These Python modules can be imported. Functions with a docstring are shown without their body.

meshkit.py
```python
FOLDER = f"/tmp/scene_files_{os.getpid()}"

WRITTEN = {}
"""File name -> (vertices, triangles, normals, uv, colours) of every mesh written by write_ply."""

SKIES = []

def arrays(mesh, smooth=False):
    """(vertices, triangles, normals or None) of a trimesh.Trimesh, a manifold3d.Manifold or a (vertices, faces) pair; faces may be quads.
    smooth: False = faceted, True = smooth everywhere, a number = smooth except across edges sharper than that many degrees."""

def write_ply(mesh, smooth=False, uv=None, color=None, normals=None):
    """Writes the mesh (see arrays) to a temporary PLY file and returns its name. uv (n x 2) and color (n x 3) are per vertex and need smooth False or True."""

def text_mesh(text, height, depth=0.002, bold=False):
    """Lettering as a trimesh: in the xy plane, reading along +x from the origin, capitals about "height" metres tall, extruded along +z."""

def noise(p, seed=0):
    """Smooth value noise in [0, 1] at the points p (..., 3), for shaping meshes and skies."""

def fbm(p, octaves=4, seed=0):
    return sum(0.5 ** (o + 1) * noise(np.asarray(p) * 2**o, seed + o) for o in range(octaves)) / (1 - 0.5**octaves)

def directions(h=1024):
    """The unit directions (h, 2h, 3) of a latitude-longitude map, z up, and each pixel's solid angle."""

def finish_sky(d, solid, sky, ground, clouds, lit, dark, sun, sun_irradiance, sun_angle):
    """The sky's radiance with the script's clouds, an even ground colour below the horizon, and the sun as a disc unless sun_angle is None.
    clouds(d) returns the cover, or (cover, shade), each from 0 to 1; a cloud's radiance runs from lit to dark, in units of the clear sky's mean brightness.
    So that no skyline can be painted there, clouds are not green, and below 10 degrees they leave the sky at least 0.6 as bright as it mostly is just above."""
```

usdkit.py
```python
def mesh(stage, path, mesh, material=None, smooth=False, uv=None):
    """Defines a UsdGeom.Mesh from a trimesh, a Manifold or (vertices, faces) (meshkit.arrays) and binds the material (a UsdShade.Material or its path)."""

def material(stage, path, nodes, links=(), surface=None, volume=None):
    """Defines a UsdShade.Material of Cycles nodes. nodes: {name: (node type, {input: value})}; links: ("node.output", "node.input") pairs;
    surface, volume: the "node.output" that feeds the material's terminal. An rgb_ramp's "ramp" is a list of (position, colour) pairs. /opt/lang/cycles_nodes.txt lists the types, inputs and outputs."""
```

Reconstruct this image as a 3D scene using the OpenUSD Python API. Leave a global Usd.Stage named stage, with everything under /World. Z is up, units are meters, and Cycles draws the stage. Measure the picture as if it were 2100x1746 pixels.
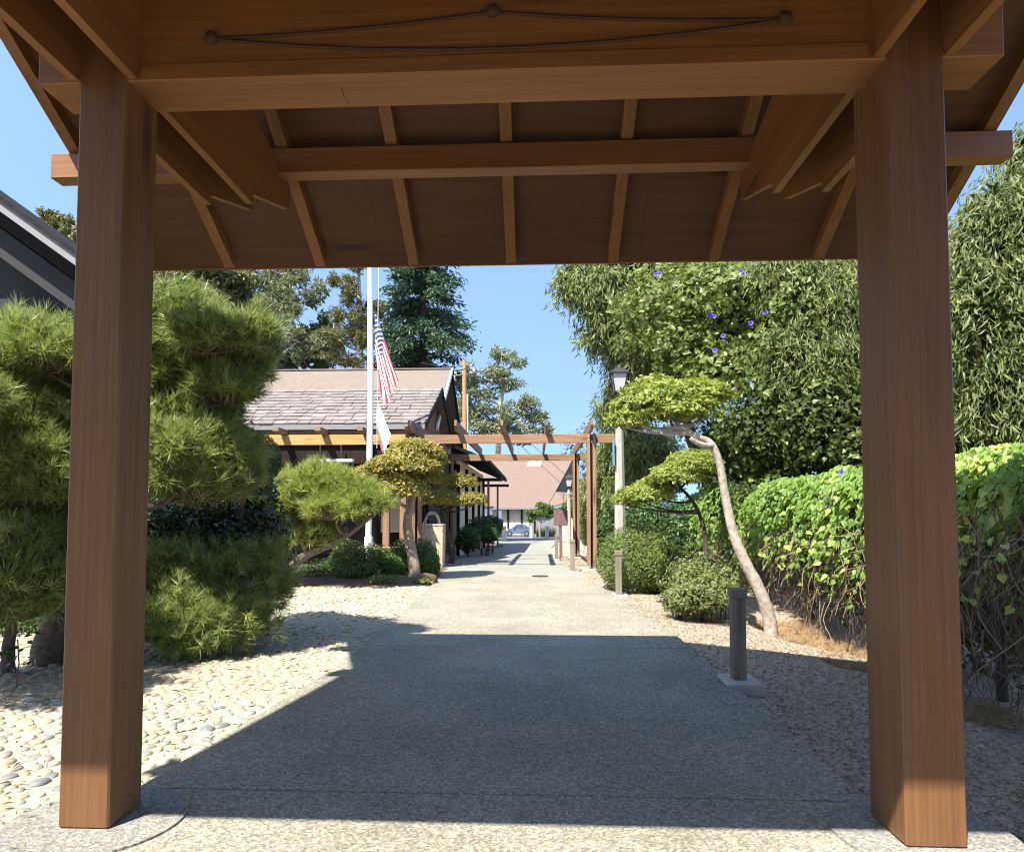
import math
import numpy as np
import trimesh
import usdkit
import meshkit
from pxr import Usd, UsdGeom, UsdLux, UsdShade, Gf, Sdf, Vt

stage = Usd.Stage.CreateInMemory()
UsdGeom.SetStageUpAxis(stage, "Z")
UsdGeom.SetStageMetersPerUnit(stage, 1.0)
UsdGeom.Xform.Define(stage, "/World")
UsdGeom.Scope.Define(stage, "/World/Looks")

# ------------------------------------------------------------------ camera
F_PX, CX, CY, VX, VY, WPX, HPX = 1450.0, 1029.0, 975.0, 1099.0, 1045.0, 2100.0, 1746.0
EYE = np.array([0.0, 0.0, 1.6])
_p = math.atan((VY - CY) / F_PX)
_a = math.atan((VX - CX) / F_PX * math.cos(_p))
FW = np.array([-math.sin(_a) * math.cos(_p), math.cos(_a) * math.cos(_p), math.sin(_p)])
RT = np.array([math.cos(_a), math.sin(_a), 0.0])
UP = np.cross(RT, FW)
EXPOSURE = 2.0
cam = UsdGeom.Camera.Define(stage, "/World/camera")
m4 = Gf.Matrix4d(*RT, 0, *UP, 0, *(-FW), 0, *EYE, 1)
cam.AddTransformOp().Set(m4)
cam.CreateHorizontalApertureAttr(36.0)
cam.CreateVerticalApertureAttr(36.0 * 851 / 1024)
cam.CreateFocalLengthAttr(F_PX / WPX * 36.0)
cam.CreateHorizontalApertureOffsetAttr((WPX / 2 - CX) / WPX * 36.0)
cam.CreateVerticalApertureOffsetAttr((CY - HPX / 2) / WPX * 36.0)
cam.CreateClippingRangeAttr(Gf.Vec2f(0.05, 2000))
cam.CreateExposureAttr(EXPOSURE)

# ------------------------------------------------------------------ sky and sun
KX, KY = 0.36, 0.60                       # shadow offset per metre of height
SUN = np.array([-KX, -KY, 1.0]); SUN /= np.linalg.norm(SUN)
ELEV, ROT = math.asin(SUN[2]), math.atan2(SUN[0], SUN[1])
usdkit.material(stage, "/World/Looks/sky", {
    "s": ("sky_texture", {"sky_type": "single_scattering", "sun_disc": False, "sun_elevation": ELEV, "sun_rotation": ROT, "altitude": 20.0, "air_density": 1.0, "aerosol_density": 0.45, "ozone_density": 1.8}),
    "t": ("texture_coordinate", {}), "v": ("vector_math", {"math_type": "add", "vector2": (0.0, 0.0, 0.42)}), "n": ("vector_math", {"math_type": "normalize"}),
    "b": ("background_shader", {"strength": 0.11})}, [("t.generated", "v.vector1"), ("v.vector", "n.vector1"), ("n.vector", "s.vector"), ("s.color", "b.color")], surface="b.background")
dome = UsdLux.DomeLight.Define(stage, "/World/sky")
UsdShade.MaterialBindingAPI.Apply(dome.GetPrim()).Bind(UsdShade.Material.Get(stage, "/World/Looks/sky"))
dome.GetPrim().SetCustomDataByKey("kind", "structure")
sun = UsdLux.DistantLight.Define(stage, "/World/sun")
sun.CreateNormalizeAttr(True)
sun.CreateIntensityAttr(0.90)
sun.CreateAngleAttr(0.53)
sun.CreateColorAttr(Gf.Vec3f(1.0, 0.94, 0.84))
zax = SUN
xax = np.cross([0, 0, 1.0], zax); xax /= np.linalg.norm(xax)
yax = np.cross(zax, xax)
sun.AddTransformOp().Set(Gf.Matrix4d(*xax, 0, *yax, 0, *zax, 0, 0, 0, 30, 1))


# ------------------------------------------------------------------ helpers
def ray(x, y):
    return RT * (x - CX) / F_PX + UP * (CY - y) / F_PX + FW


def W(x, y, Y):
    d = ray(x, y)
    return EYE + d * (Y / d[1])


def PXM(Y):
    return Y / F_PX


used = {}


def numbered(path):
    n = used.get(path, 0)
    used[path] = n + 1
    return path if n == 0 else f"{path}_{n:03d}"


def tag(prim, label=None, cat=None, group=None, kind=None):
    for k, v in (("label", label), ("category", cat), ("group", group), ("kind", kind)):
        if v:
            prim.SetCustomDataByKey(k, v)
    return prim


def thing(name, label, cat, group=None, loc=None):
    x = UsdGeom.Xform.Define(stage, numbered("/World/" + name))
    if loc is not None:
        x.AddTranslateOp().Set(Gf.Vec3d(*map(float, loc)))
    return tag(x.GetPrim(), label, cat, group)


def ppath(parent):
    return "/World" if parent is None else str(parent.GetPath())


class Geo:
    def __init__(s):
        s.v, s.f, s.n = [], [], 0

    def add(s, v, f):
        v = np.asarray(v, float).reshape(-1, 3); f = np.asarray(f, int)
        if f.ndim == 2 and f.shape[1] == 4:
            f = np.vstack([f[:, [0, 1, 2]], f[:, [0, 2, 3]]])
        s.v.append(v); s.f.append(f + s.n); s.n += len(v)
        return s

    def arr(s):
        return np.vstack(s.v), np.vstack(s.f)

    def tm(s, m):
        return s.add(np.array(m.vertices), np.array(m.faces))


def obj(name, geo, mat, parent=None, smooth=False, label=None, cat=None, group=None, kind=None):
    if isinstance(geo, Geo):
        geo = geo.arr()
    p = usdkit.mesh(stage, numbered(ppath(parent) + "/" + name), geo, "/World/Looks/" + mat, smooth=smooth)
    return tag(p.GetPrim(), label, cat, group, kind)


def dup(root, loc, label, rot=0.0):
    name = root.GetName()
    x = UsdGeom.Xform.Define(stage, numbered("/World/" + name))
    cd = dict(root.GetCustomData())
    x.GetPrim().GetReferences().AddInternalReference(root.GetPath())
    x.ClearXformOpOrder()
    op = x.GetPrim().GetAttribute("xformOp:translate")
    UsdGeom.XformCommonAPI(x).SetTranslate(Gf.Vec3d(*map(float, loc)))
    x.GetPrim().SetInstanceable(True)
    return tag(x.GetPrim(), label, cd.get("category"), cd.get("group"))


def cbox(x0, x1, y0, y1, z0, z1, c=0.006):
    """box with chamfered edges"""
    c = min(c, 0.3 * min(x1 - x0, y1 - y0, z1 - z0))
    X, Y, Z = (x0, x1), (y0, y1), (z0, z1)
    pts = []
    for i in (0, 1):
        for j in (0, 1):
            for k in (0, 1):
                sx, sy, sz = (1, -1)[i] * c, (1, -1)[j] * c, (1, -1)[k] * c
                pts += [(X[i], Y[j] + sy, Z[k] + sz), (X[i] + sx, Y[j], Z[k] + sz), (X[i] + sx, Y[j] + sy, Z[k])]
    return trimesh.convex.convex_hull(np.array(pts))


def bx(x0, x1, y0, y1, z0, z1, c=0.006):
    m = cbox(x0, x1, y0, y1, z0, z1, c)
    return np.array(m.vertices), np.array(m.faces)


def prism(poly, axis, a, b):
    """polygon extruded along an axis. axis x: poly is (y, z); axis y: poly is (x, z); axis z: poly is (x, y)"""
    from shapely.geometry import Polygon
    m = trimesh.creation.extrude_polygon(Polygon(poly), b - a, engine="earcut")
    v = np.array(m.vertices)
    if axis == "x":
        v = np.stack([v[:, 2] + a, v[:, 0], v[:, 1]], 1)
    elif axis == "y":
        v = np.stack([v[:, 0], v[:, 2] + a, v[:, 1]], 1)
    else:
        v = np.stack([v[:, 0], v[:, 1], v[:, 2] + a], 1)
    return v, np.array(m.faces)


def tube(points, radii, sides=8, cap=True):
    p = np.asarray(points, float)
    t = np.gradient(p, axis=0); t /= np.linalg.norm(t, axis=1, keepdims=True) + 1e-12
    a = np.cross(t, np.where(np.abs(t[:, 2:]) < 0.9, [0, 0, 1.0], [1.0, 0, 0])); a /= np.linalg.norm(a, axis=1, keepdims=True) + 1e-12
    b, ang = np.cross(t, a), np.arange(sides) * 2 * np.pi / sides
    r = np.broadcast_to(radii, (len(p),))[:, None, None]
    v = p[:, None] + r * (np.cos(ang)[None, :, None] * a[:, None] + np.sin(ang)[None, :, None] * b[:, None])
    i, j = np.meshgrid(np.arange(len(p) - 1), np.arange(sides), indexing="ij")
    q = np.stack([i * sides + j, i * sides + (j + 1) % sides, (i + 1) * sides + (j + 1) % sides, (i + 1) * sides + j], -1).reshape(-1, 4)
    f = np.vstack([q[:, [0, 1, 2]], q[:, [0, 2, 3]]]); v = v.reshape(-1, 3)
    if cap:
        n = len(v); v = np.vstack([v, p[:1], p[-1:]])
        j = np.arange(sides); e = (len(p) - 1) * sides
        f = np.vstack([f, np.stack([np.full(sides, n), (j + 1) % sides, j], 1), np.stack([np.full(sides, n + 1), e + j, e + (j + 1) % sides], 1)])
    return v, f


def curve(pts, n=24):
    """smooth curve through points"""
    from scipy.interpolate import CubicSpline
    p = np.asarray(pts, float)
    d = np.r_[0, np.cumsum(np.linalg.norm(np.diff(p, axis=0), axis=1))]
    return CubicSpline(d, p)(np.linspace(0, d[-1], n))


def limb(g, pts, r0, r1, seed=0, n=24, sides=10, rough=0.12):
    c = curve(pts, n)
    r = np.linspace(r0, r1, n)
    v, f = tube(c, r, sides)
    k = meshkit.fbm(v * 9.0 / max(r0 * 10, 0.6) + seed, 3, seed) - 0.5
    cen = np.repeat(c, sides, 0); body = v[:-2]
    v[:-2] = cen + (body - cen) * (1 + rough * 3 * k[:-2, None])
    g.add(v, f)
    return c


def unit(v):
    return v / (np.linalg.norm(v, axis=-1, keepdims=True) + 1e-12)


LEAF = {
    "oval": (np.array([[0, 0, 0], [.45, .5, .10], [1, 0, -.06], [.45, -.5, .10]]), np.array([[0, 1, 2], [0, 2, 3]])),
    "heart": (np.array([[0, 0, 0], [-.15, .30, .04], [.28, .5, .10], [1, 0, -.14], [.28, -.5, .10], [-.15, -.30, .04]]), np.array([[0, 1, 2], [0, 2, 3], [0, 3, 4], [0, 4, 5]])),
    "sickle": (np.array([[0, 0, 0], [.3, .5, .0], [.3, -.35, .02], [.68, .25, .0], [.68, -.6, -.03], [1, -1.1, -.05]]), np.array([[0, 1, 2], [1, 3, 4], [1, 4, 2], [3, 5, 4]])),
    "needle": (np.array([[0, -.5, 0], [0, .5, 0], [1, 0, 0]]), np.array([[0, 1, 2]])),
}


def leaves(g, P, T, N, L, Wd, kind="oval"):
    P = np.asarray(P, float); n = len(P)
    T = unit(np.asarray(T, float)); B = unit(np.cross(N, T)); N = np.cross(T, B)
    L = np.broadcast_to(L, (n,))[:, None, None]; Wd = np.broadcast_to(Wd, (n,))[:, None, None]
    t, f = LEAF[kind]
    v = P[:, None] + L * t[None, :, :1] * T[:, None] + Wd * t[None, :, 1:2] * B[:, None] + L * t[None, :, 2:] * N[:, None]
    k = len(t)
    g.add(v.reshape(-1, 3), (f[None] + (np.arange(n) * k)[:, None, None]).reshape(-1, 3))


def rnd_dir(rng, n):
    return unit(rng.normal(size=(n, 3)))


# ------------------------------------------------------------------ materials
LK = "/World/Looks/"


def plain(name, color, rough=0.6, metal=0.0, noise=0.0, scale=6.0, bump=0.0, spec=0.5):
    nd = {"p": ("principled_bsdf", {"base_color": color, "roughness": rough, "metallic": metal, "specular_ior_level": spec})}
    ln = []
    if noise or bump:
        nd["g"] = ("geometry", {})
        nd["n"] = ("noise_texture", {"scale": scale, "detail": 6.0, "roughness": 0.6})
        ln.append(("g.position", "n.vector"))
        if noise:
            c = np.array(color)
            nd["r"] = ("rgb_ramp", {"ramp": [(0.3, tuple(c * (1 - noise))), (0.7, tuple(np.minimum(c * (1 + noise), 0.95)))]})
            ln += [("n.fac", "r.fac"), ("r.color", "p.base_color")]
        if bump:
            nd["b"] = ("bump", {"strength": bump, "distance": 0.01})
            ln += [("n.fac", "b.height"), ("b.normal", "p.normal")]
    usdkit.material(stage, LK + name, nd, ln, surface="p.BSDF")


def wood(name, axis, dark, mid, light, rough=0.5, fine=26.0, bump=0.25):
    sc = {"x": (1.1, fine, fine), "y": (fine, 1.1, fine), "z": (fine, fine, 1.1)}[axis]
    sb = {"x": (0.35, 3, 3), "y": (3, 0.35, 3), "z": (3, 3, 0.35)}[axis]
    dark, mid, light = map(np.array, (dark, mid, light))
    nd = {"g": ("geometry", {}), "m": ("mapping", {"scale": sc}), "n": ("noise_texture", {"scale": 1.0, "detail": 6.0, "roughness": 0.62, "distortion": 0.3}),
          "mb": ("mapping", {"scale": sb}), "nb": ("noise_texture", {"scale": 1.0, "detail": 3.0, "distortion": 0.6}),
          "r": ("rgb_ramp", {"ramp": [(0.28, tuple(dark)), (0.5, tuple(mid)), (0.72, tuple(light))]}),
          "rb": ("rgb_ramp", {"ramp": [(0.3, (0.82, 0.80, 0.78)), (0.55, (1, 1, 1)), (0.75, (1.10, 1.08, 1.06))]}),
          "x": ("mix_color", {"blend_type": "multiply", "fac": 1.0, "use_clamp": False}),
          "mk": ("mapping", {"scale": {"x": (0.45, 2.6, 2.6), "y": (2.6, 0.45, 2.6), "z": (2.6, 2.6, 0.45)}[axis]}), "vk": ("voronoi_texture", {"scale": 1.0, "feature": "f1"}),
          "rk": ("rgb_ramp", {"ramp": [(0.0, (0.35, 0.3, 0.28)), (0.09, (0.6, 0.55, 0.52)), (0.14, (1, 1, 1))]}), "xk": ("mix_color", {"blend_type": "multiply", "fac": 1.0, "use_clamp": False}),
          "b": ("bump", {"strength": bump, "distance": 0.004}),
          "p": ("principled_bsdf", {"roughness": rough, "specular_ior_level": 0.35})}
    usdkit.material(stage, LK + name, nd, [("g.position", "m.vector"), ("m.vector", "n.vector"), ("g.position", "mb.vector"), ("mb.vector", "nb.vector"), ("n.fac", "r.fac"), ("nb.fac", "rb.fac"),
                    ("r.color", "x.a"), ("rb.color", "x.b"), ("g.position", "mk.vector"), ("mk.vector", "vk.vector"), ("vk.distance", "rk.fac"), ("x.result", "xk.a"), ("rk.color", "xk.b"), ("xk.result", "p.base_color"), ("n.fac", "b.height"), ("b.normal", "p.normal")], surface="p.BSDF")


def leafmat(name, ramp, trans=0.3, tcol=None, rough=0.45, spec=0.4, gain=1.5, patch=3.0):
    ramp = [(a, tuple(np.minimum(np.array(c) * gain, 0.6))) for a, c in ramp]
    """ramp over random_per_island: list of (pos, colour)"""
    tr = tcol or [(a, tuple(np.minimum(np.array(c) * np.array([1.9, 1.8, 0.9]), 0.6))) for a, c in ramp]
    nd = {"g": ("geometry", {}), "r": ("rgb_ramp", {"ramp": ramp}), "t": ("rgb_ramp", {"ramp": tr}),
          "p": ("principled_bsdf", {"roughness": rough, "specular_ior_level": spec}), "tb": ("translucent_bsdf", {}), "x": ("mix_closure", {"fac": trans}),
          "n": ("noise_texture", {"scale": patch, "detail": 4.0, "roughness": 0.65}), "nr": ("rgb_ramp", {"ramp": [(0.32, (0.62, 0.66, 0.60)), (0.52, (1.0, 1.0, 1.0)), (0.72, (1.38, 1.24, 1.15))]}),
          "m1": ("mix_color", {"blend_type": "multiply", "fac": 1.0, "use_clamp": False}), "m2": ("mix_color", {"blend_type": "multiply", "fac": 1.0, "use_clamp": False})}
    usdkit.material(stage, LK + name, nd, [("g.random_per_island", "r.fac"), ("g.random_per_island", "t.fac"), ("g.position", "n.vector"), ("n.fac", "nr.fac"), ("r.color", "m1.a"), ("nr.color", "m1.b"), ("t.color", "m2.a"), ("nr.color", "m2.b"), ("m1.result", "p.base_color"), ("m2.result", "tb.color"), ("p.BSDF", "x.closure1"), ("tb.BSDF", "x.closure2")], surface="x.closure")


def aggregate(name, cols, scale=75.0, blot=0.18):
    """exposed aggregate concrete"""
    nd = {"g": ("geometry", {}), "v": ("voronoi_texture", {"scale": scale, "feature": "f1"}), "s": ("separate_color", {}), "r": ("rgb_ramp", {"ramp": cols}),
          "n": ("noise_texture", {"scale": 0.9, "detail": 5.0, "roughness": 0.65}), "rb": ("rgb_ramp", {"ramp": [(0.3, (1 - blot,) * 3), (0.7, (1 + blot * 0.5,) * 3)]}),
          "x": ("mix_color", {"blend_type": "multiply", "fac": 1.0, "use_clamp": False}), "b": ("bump", {"strength": 0.5, "distance": 0.006}),
          "p": ("principled_bsdf", {"roughness": 0.85, "specular_ior_level": 0.3})}
    usdkit.material(stage, LK + name, nd, [("g.position", "v.vector"), ("v.color", "s.color"), ("s.r", "r.fac"), ("g.position", "n.vector"), ("n.fac", "rb.fac"), ("r.color", "x.a"), ("rb.color", "x.b"),
                    ("x.result", "p.base_color"), ("v.distance", "b.height"), ("b.normal", "p.normal")], surface="p.BSDF")


for ax in "xyz":
    if ax == "z":
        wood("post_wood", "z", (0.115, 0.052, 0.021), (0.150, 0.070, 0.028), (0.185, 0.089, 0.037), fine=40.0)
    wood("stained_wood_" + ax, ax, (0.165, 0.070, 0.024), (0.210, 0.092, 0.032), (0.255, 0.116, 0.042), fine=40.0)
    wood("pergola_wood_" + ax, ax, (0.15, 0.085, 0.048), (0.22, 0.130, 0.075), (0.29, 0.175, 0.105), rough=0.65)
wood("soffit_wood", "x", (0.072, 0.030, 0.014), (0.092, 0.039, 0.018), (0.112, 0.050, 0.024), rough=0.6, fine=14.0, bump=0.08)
wood("porch_beam_wood", "x", (0.32, 0.17, 0.055), (0.42, 0.24, 0.08), (0.50, 0.30, 0.11), rough=0.6)
wood("grey_wood", "z", (0.09, 0.078, 0.06), (0.17, 0.148, 0.115), (0.25, 0.22, 0.175), rough=0.75)
wood("pole_wood", "z", (0.20, 0.11, 0.05), (0.33, 0.19, 0.09), (0.42, 0.26, 0.14), rough=0.8)
wood("gable_wood", "z", (0.10, 0.040, 0.018), (0.16, 0.065, 0.03), (0.20, 0.085, 0.04), rough=0.7)
plain("rope_dark", (0.05, 0.021, 0.010), 0.8)
plain("dark_iron", (0.02, 0.02, 0.022), 0.5, noise=0.2)
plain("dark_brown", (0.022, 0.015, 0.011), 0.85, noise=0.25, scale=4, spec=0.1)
plain("near_black", (0.007, 0.0075, 0.008), 0.75, noise=0.2, scale=4)
plain("cream_wall", (0.46, 0.41, 0.30), 0.85, noise=0.06, scale=3, bump=0.1)
plain("white_paint", (0.78, 0.77, 0.74), 0.45, noise=0.03, scale=5)
plain("grey_fascia", (0.17, 0.168, 0.172), 0.6, noise=0.06)
plain("grey_soffit", (0.02, 0.02, 0.021), 0.8, noise=0.1)
plain("white_tube", (0.85, 0.86, 0.88), 0.4)
plain("joint_dark", (0.07, 0.065, 0.055), 0.95, noise=0.3, scale=30)
plain("mortar", (0.27, 0.245, 0.20), 0.95, noise=0.25, scale=22, bump=0.4)
plain("soil", (0.085, 0.055, 0.035), 0.95, noise=0.4, scale=14, bump=0.6)
plain("mulch_base", (0.30, 0.24, 0.175), 0.95, noise=0.45, scale=28, bump=0.8)
plain("earth", (0.16, 0.12, 0.075), 0.95, noise=0.35, scale=0.6)
plain("asphalt", (0.11, 0.105, 0.10), 0.9, noise=0.2, scale=2)
plain("concrete_plain", (0.40, 0.38, 0.34), 0.85, noise=0.12, scale=5, bump=0.2)
plain("concrete_pole", (0.30, 0.285, 0.25), 0.85, noise=0.15, scale=9, bump=0.2)
plain("bark_pine", (0.115, 0.085, 0.065), 0.95, noise=0.5, scale=18, bump=1.0)
plain("bark_pale", (0.30, 0.25, 0.205), 0.9, noise=0.4, scale=14, bump=1.0)
plain("bark_grey", (0.27, 0.215, 0.16), 0.9, noise=0.35, scale=14, bump=0.8)
plain("bark_eucalyptus", (0.36, 0.29, 0.22), 0.85, noise=0.35, scale=3, bump=0.4)
plain("bark_dark", (0.055, 0.04, 0.03), 0.95, noise=0.4, scale=8, bump=0.6)
plain("twig_dry", (0.26, 0.20, 0.135), 0.9, noise=0.3, scale=20)
plain("twig_brown", (0.13, 0.085, 0.05), 0.9, noise=0.3, scale=20)
plain("sign_brown", (0.13, 0.075, 0.075), 0.6, noise=0.05)
plain("teal_sign", (0.10, 0.24, 0.30), 0.5)
plain("blue_banner", (0.12, 0.17, 0.42), 0.5)
plain("car_paint", (0.12, 0.165, 0.27), 0.25, metal=0.3)
plain("car_glass", (0.03, 0.04, 0.05), 0.08)
plain("car_glass_bright", (0.35, 0.42, 0.48), 0.15)
plain("tyre", (0.02, 0.02, 0.02), 0.8)
plain("rim", (0.35, 0.36, 0.38), 0.3, metal=0.8)
plain("lamp_lens", (0.8, 0.8, 0.78), 0.2)
plain("roof_far", (0.150, 0.104, 0.080), 0.9, noise=0.1, scale=3)
plain("roof_upper", (0.150, 0.120, 0.094), 0.95, noise=0.12, scale=5)
plain("roof_dark", (0.02, 0.02, 0.022), 0.95, noise=0.3, scale=8, spec=0.1)
plain("cloth_red", (0.52, 0.045, 0.06), 0.8)
plain("cloth_white", (0.78, 0.77, 0.76), 0.8)
plain("cloth_blue", (0.035, 0.05, 0.17), 0.8)
plain("cloth_maroon", (0.30, 0.12, 0.11), 0.8)
plain("pink_slat", (0.55, 0.46, 0.42), 0.8, noise=0.05)
plain("frosted_glass", (0.42, 0.43, 0.44), 0.35)
plain("insulator", (0.55, 0.56, 0.58), 0.3)
plain("bolt_steel", (0.5, 0.5, 0.48), 0.4, metal=0.7)
plain("window_dark", (0.02, 0.022, 0.025), 0.12)
aggregate("path_aggregate", [(0.0, (0.13, 0.120, 0.093)), (0.35, (0.208, 0.192, 0.148)), (0.7, (0.258, 0.240, 0.187)), (0.95, (0.35, 0.33, 0.268))], blot=0.24)
aggregate("path_aggregate_cool", [(0.0, (0.16, 0.16, 0.138)), (0.4, (0.215, 0.212, 0.182)), (0.8, (0.26, 0.257, 0.222)), (1.0, (0.31, 0.305, 0.265))], blot=0.12)
aggregate("footing_aggregate", [(0.0, (0.13, 0.125, 0.11)), (0.4, (0.19, 0.185, 0.165)), (0.8, (0.25, 0.24, 0.21)), (1.0, (0.32, 0.31, 0.27))])
aggregate("bin_aggregate", [(0.0, (0.28, 0.20, 0.14)), (0.4, (0.42, 0.33, 0.24)), (0.8, (0.52, 0.43, 0.33)), (1.0, (0.62, 0.54, 0.44))], scale=60)


def stonemat(name, c):
    c = np.array(c)
    nd = {"g": ("geometry", {}), "n": ("noise_texture", {"scale": 20.0, "detail": 5.0}), "r": ("rgb_ramp", {"ramp": [(0.3, tuple(c * 0.8)), (0.7, tuple(np.minimum(c * 1.15, 0.85)))]}),
          "p": ("principled_bsdf", {"roughness": 0.6, "specular_ior_level": 0.35})}
    usdkit.material(stage, LK + name, nd, [("g.position", "n.vector"), ("n.fac", "r.fac"), ("r.color", "p.base_color")], surface="p.BSDF")


STONES = [(0.33, 0.285, 0.195), (0.39, 0.355, 0.275), (0.29, 0.25, 0.17), (0.245, 0.235, 0.20), (0.34, 0.28, 0.19), (0.27, 0.265, 0.25), (0.16, 0.165, 0.17), (0.44, 0.31, 0.19)]
STONE_W = [.20, .20, .14, .17, .09, .11, .06, .03]
for i, c in enumerate(STONES):
    stonemat("stone_%d" % i, c)
usdkit.material(stage, LK + "stone_mix", {"g": ("geometry", {}), "r": ("rgb_ramp", {"interpolate": False, "ramp": [(p, c) for p, c in zip(np.r_[0, np.cumsum(STONE_W)[:-1]], STONES)]}),
    "p": ("principled_bsdf", {"roughness": 0.6, "specular_ior_level": 0.35})}, [("g.random_per_island", "r.fac"), ("r.color", "p.base_color")], surface="p.BSDF")
for nm, cols in (("chip_mix", [(0, (0.22, 0.168, 0.118)), (0.3, (0.31, 0.245, 0.175)), (0.7, (0.42, 0.34, 0.25)), (1, (0.56, 0.48, 0.37))]),
                 ("straw_mix", [(0, (0.30, 0.20, 0.10)), (0.5, (0.46, 0.34, 0.18)), (1, (0.60, 0.49, 0.30))]),
                 ("shingle_mix", [(0, (0.20, 0.165, 0.15)), (0.5, (0.275, 0.235, 0.22)), (1, (0.35, 0.305, 0.285))])):
    usdkit.material(stage, LK + nm, {"g": ("geometry", {}), "r": ("rgb_ramp", {"ramp": cols}), "p": ("principled_bsdf", {"roughness": 0.9, "specular_ior_level": 0.2})},
                    [("g.random_per_island", "r.fac"), ("r.color", "p.base_color")], surface="p.BSDF")
for i, c in enumerate([(0.145, 0.125, 0.113), (0.162, 0.140, 0.127), (0.178, 0.155, 0.142), (0.152, 0.132, 0.120)]):
    plain("shingle_%d" % i, c, 0.9, noise=0.18, scale=9)

leafmat("needles", [(0, (0.09, 0.112, 0.040)), (0.5, (0.160, 0.182, 0.068)), (0.85, (0.23, 0.245, 0.10)), (1, (0.34, 0.25, 0.12))], trans=0.30, rough=0.4, gain=2.3, patch=6.0)
leafmat("needles_old", [(0, (0.10, 0.085, 0.035)), (0.5, (0.20, 0.15, 0.06)), (1, (0.30, 0.20, 0.09))], trans=0.15)
leafmat("needles_yellow", [(0, (0.12, 0.145, 0.035)), (0.5, (0.215, 0.24, 0.065)), (0.85, (0.29, 0.30, 0.10)), (1, (0.36, 0.27, 0.10))], trans=0.28, gain=1.9)
leafmat("leaf_vine", [(0, (0.085, 0.135, 0.028)), (0.5, (0.155, 0.215, 0.05)), (0.85, (0.215, 0.275, 0.07)), (1, (0.30, 0.32, 0.09))], trans=0.4, gain=1.9)
for i, c in enumerate([(0.115, 0.17, 0.035), (0.155, 0.215, 0.05), (0.195, 0.255, 0.06), (0.24, 0.285, 0.08)]):
    leafmat("leaf_vine_%d" % i, [(0, c), (1, c)], trans=0.4, gain=1.9)
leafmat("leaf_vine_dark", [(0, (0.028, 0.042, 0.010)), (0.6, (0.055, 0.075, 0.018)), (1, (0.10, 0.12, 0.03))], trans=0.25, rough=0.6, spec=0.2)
leafmat("leaf_vine_high", [(0, (0.09, 0.12, 0.03)), (0.5, (0.175, 0.195, 0.06)), (0.9, (0.25, 0.26, 0.09)), (1, (0.32, 0.24, 0.09))], trans=0.3)
leafmat("leaf_eucalyptus", [(0, (0.07, 0.085, 0.032)), (0.45, (0.15, 0.16, 0.06)), (0.8, (0.24, 0.235, 0.095)), (0.93, (0.32, 0.29, 0.13)), (1, (0.34, 0.25, 0.13))], trans=0.28, rough=0.5, spec=0.25, gain=2.2)
leafmat("leaf_far_gum", [(0, (0.09, 0.105, 0.055)), (0.5, (0.15, 0.16, 0.085)), (0.85, (0.20, 0.20, 0.105)), (1, (0.26, 0.20, 0.12))], trans=0.2, gain=1.9, patch=0.8)
leafmat("leaf_far_dark", [(0, (0.03, 0.055, 0.03)), (0.5, (0.065, 0.090, 0.042)), (1, (0.13, 0.145, 0.065))], trans=0.15, gain=1.8, patch=0.8)
leafmat("leaf_far_olive", [(0, (0.09, 0.09, 0.035)), (0.5, (0.17, 0.16, 0.06)), (1, (0.27, 0.23, 0.09))], trans=0.2)
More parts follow.
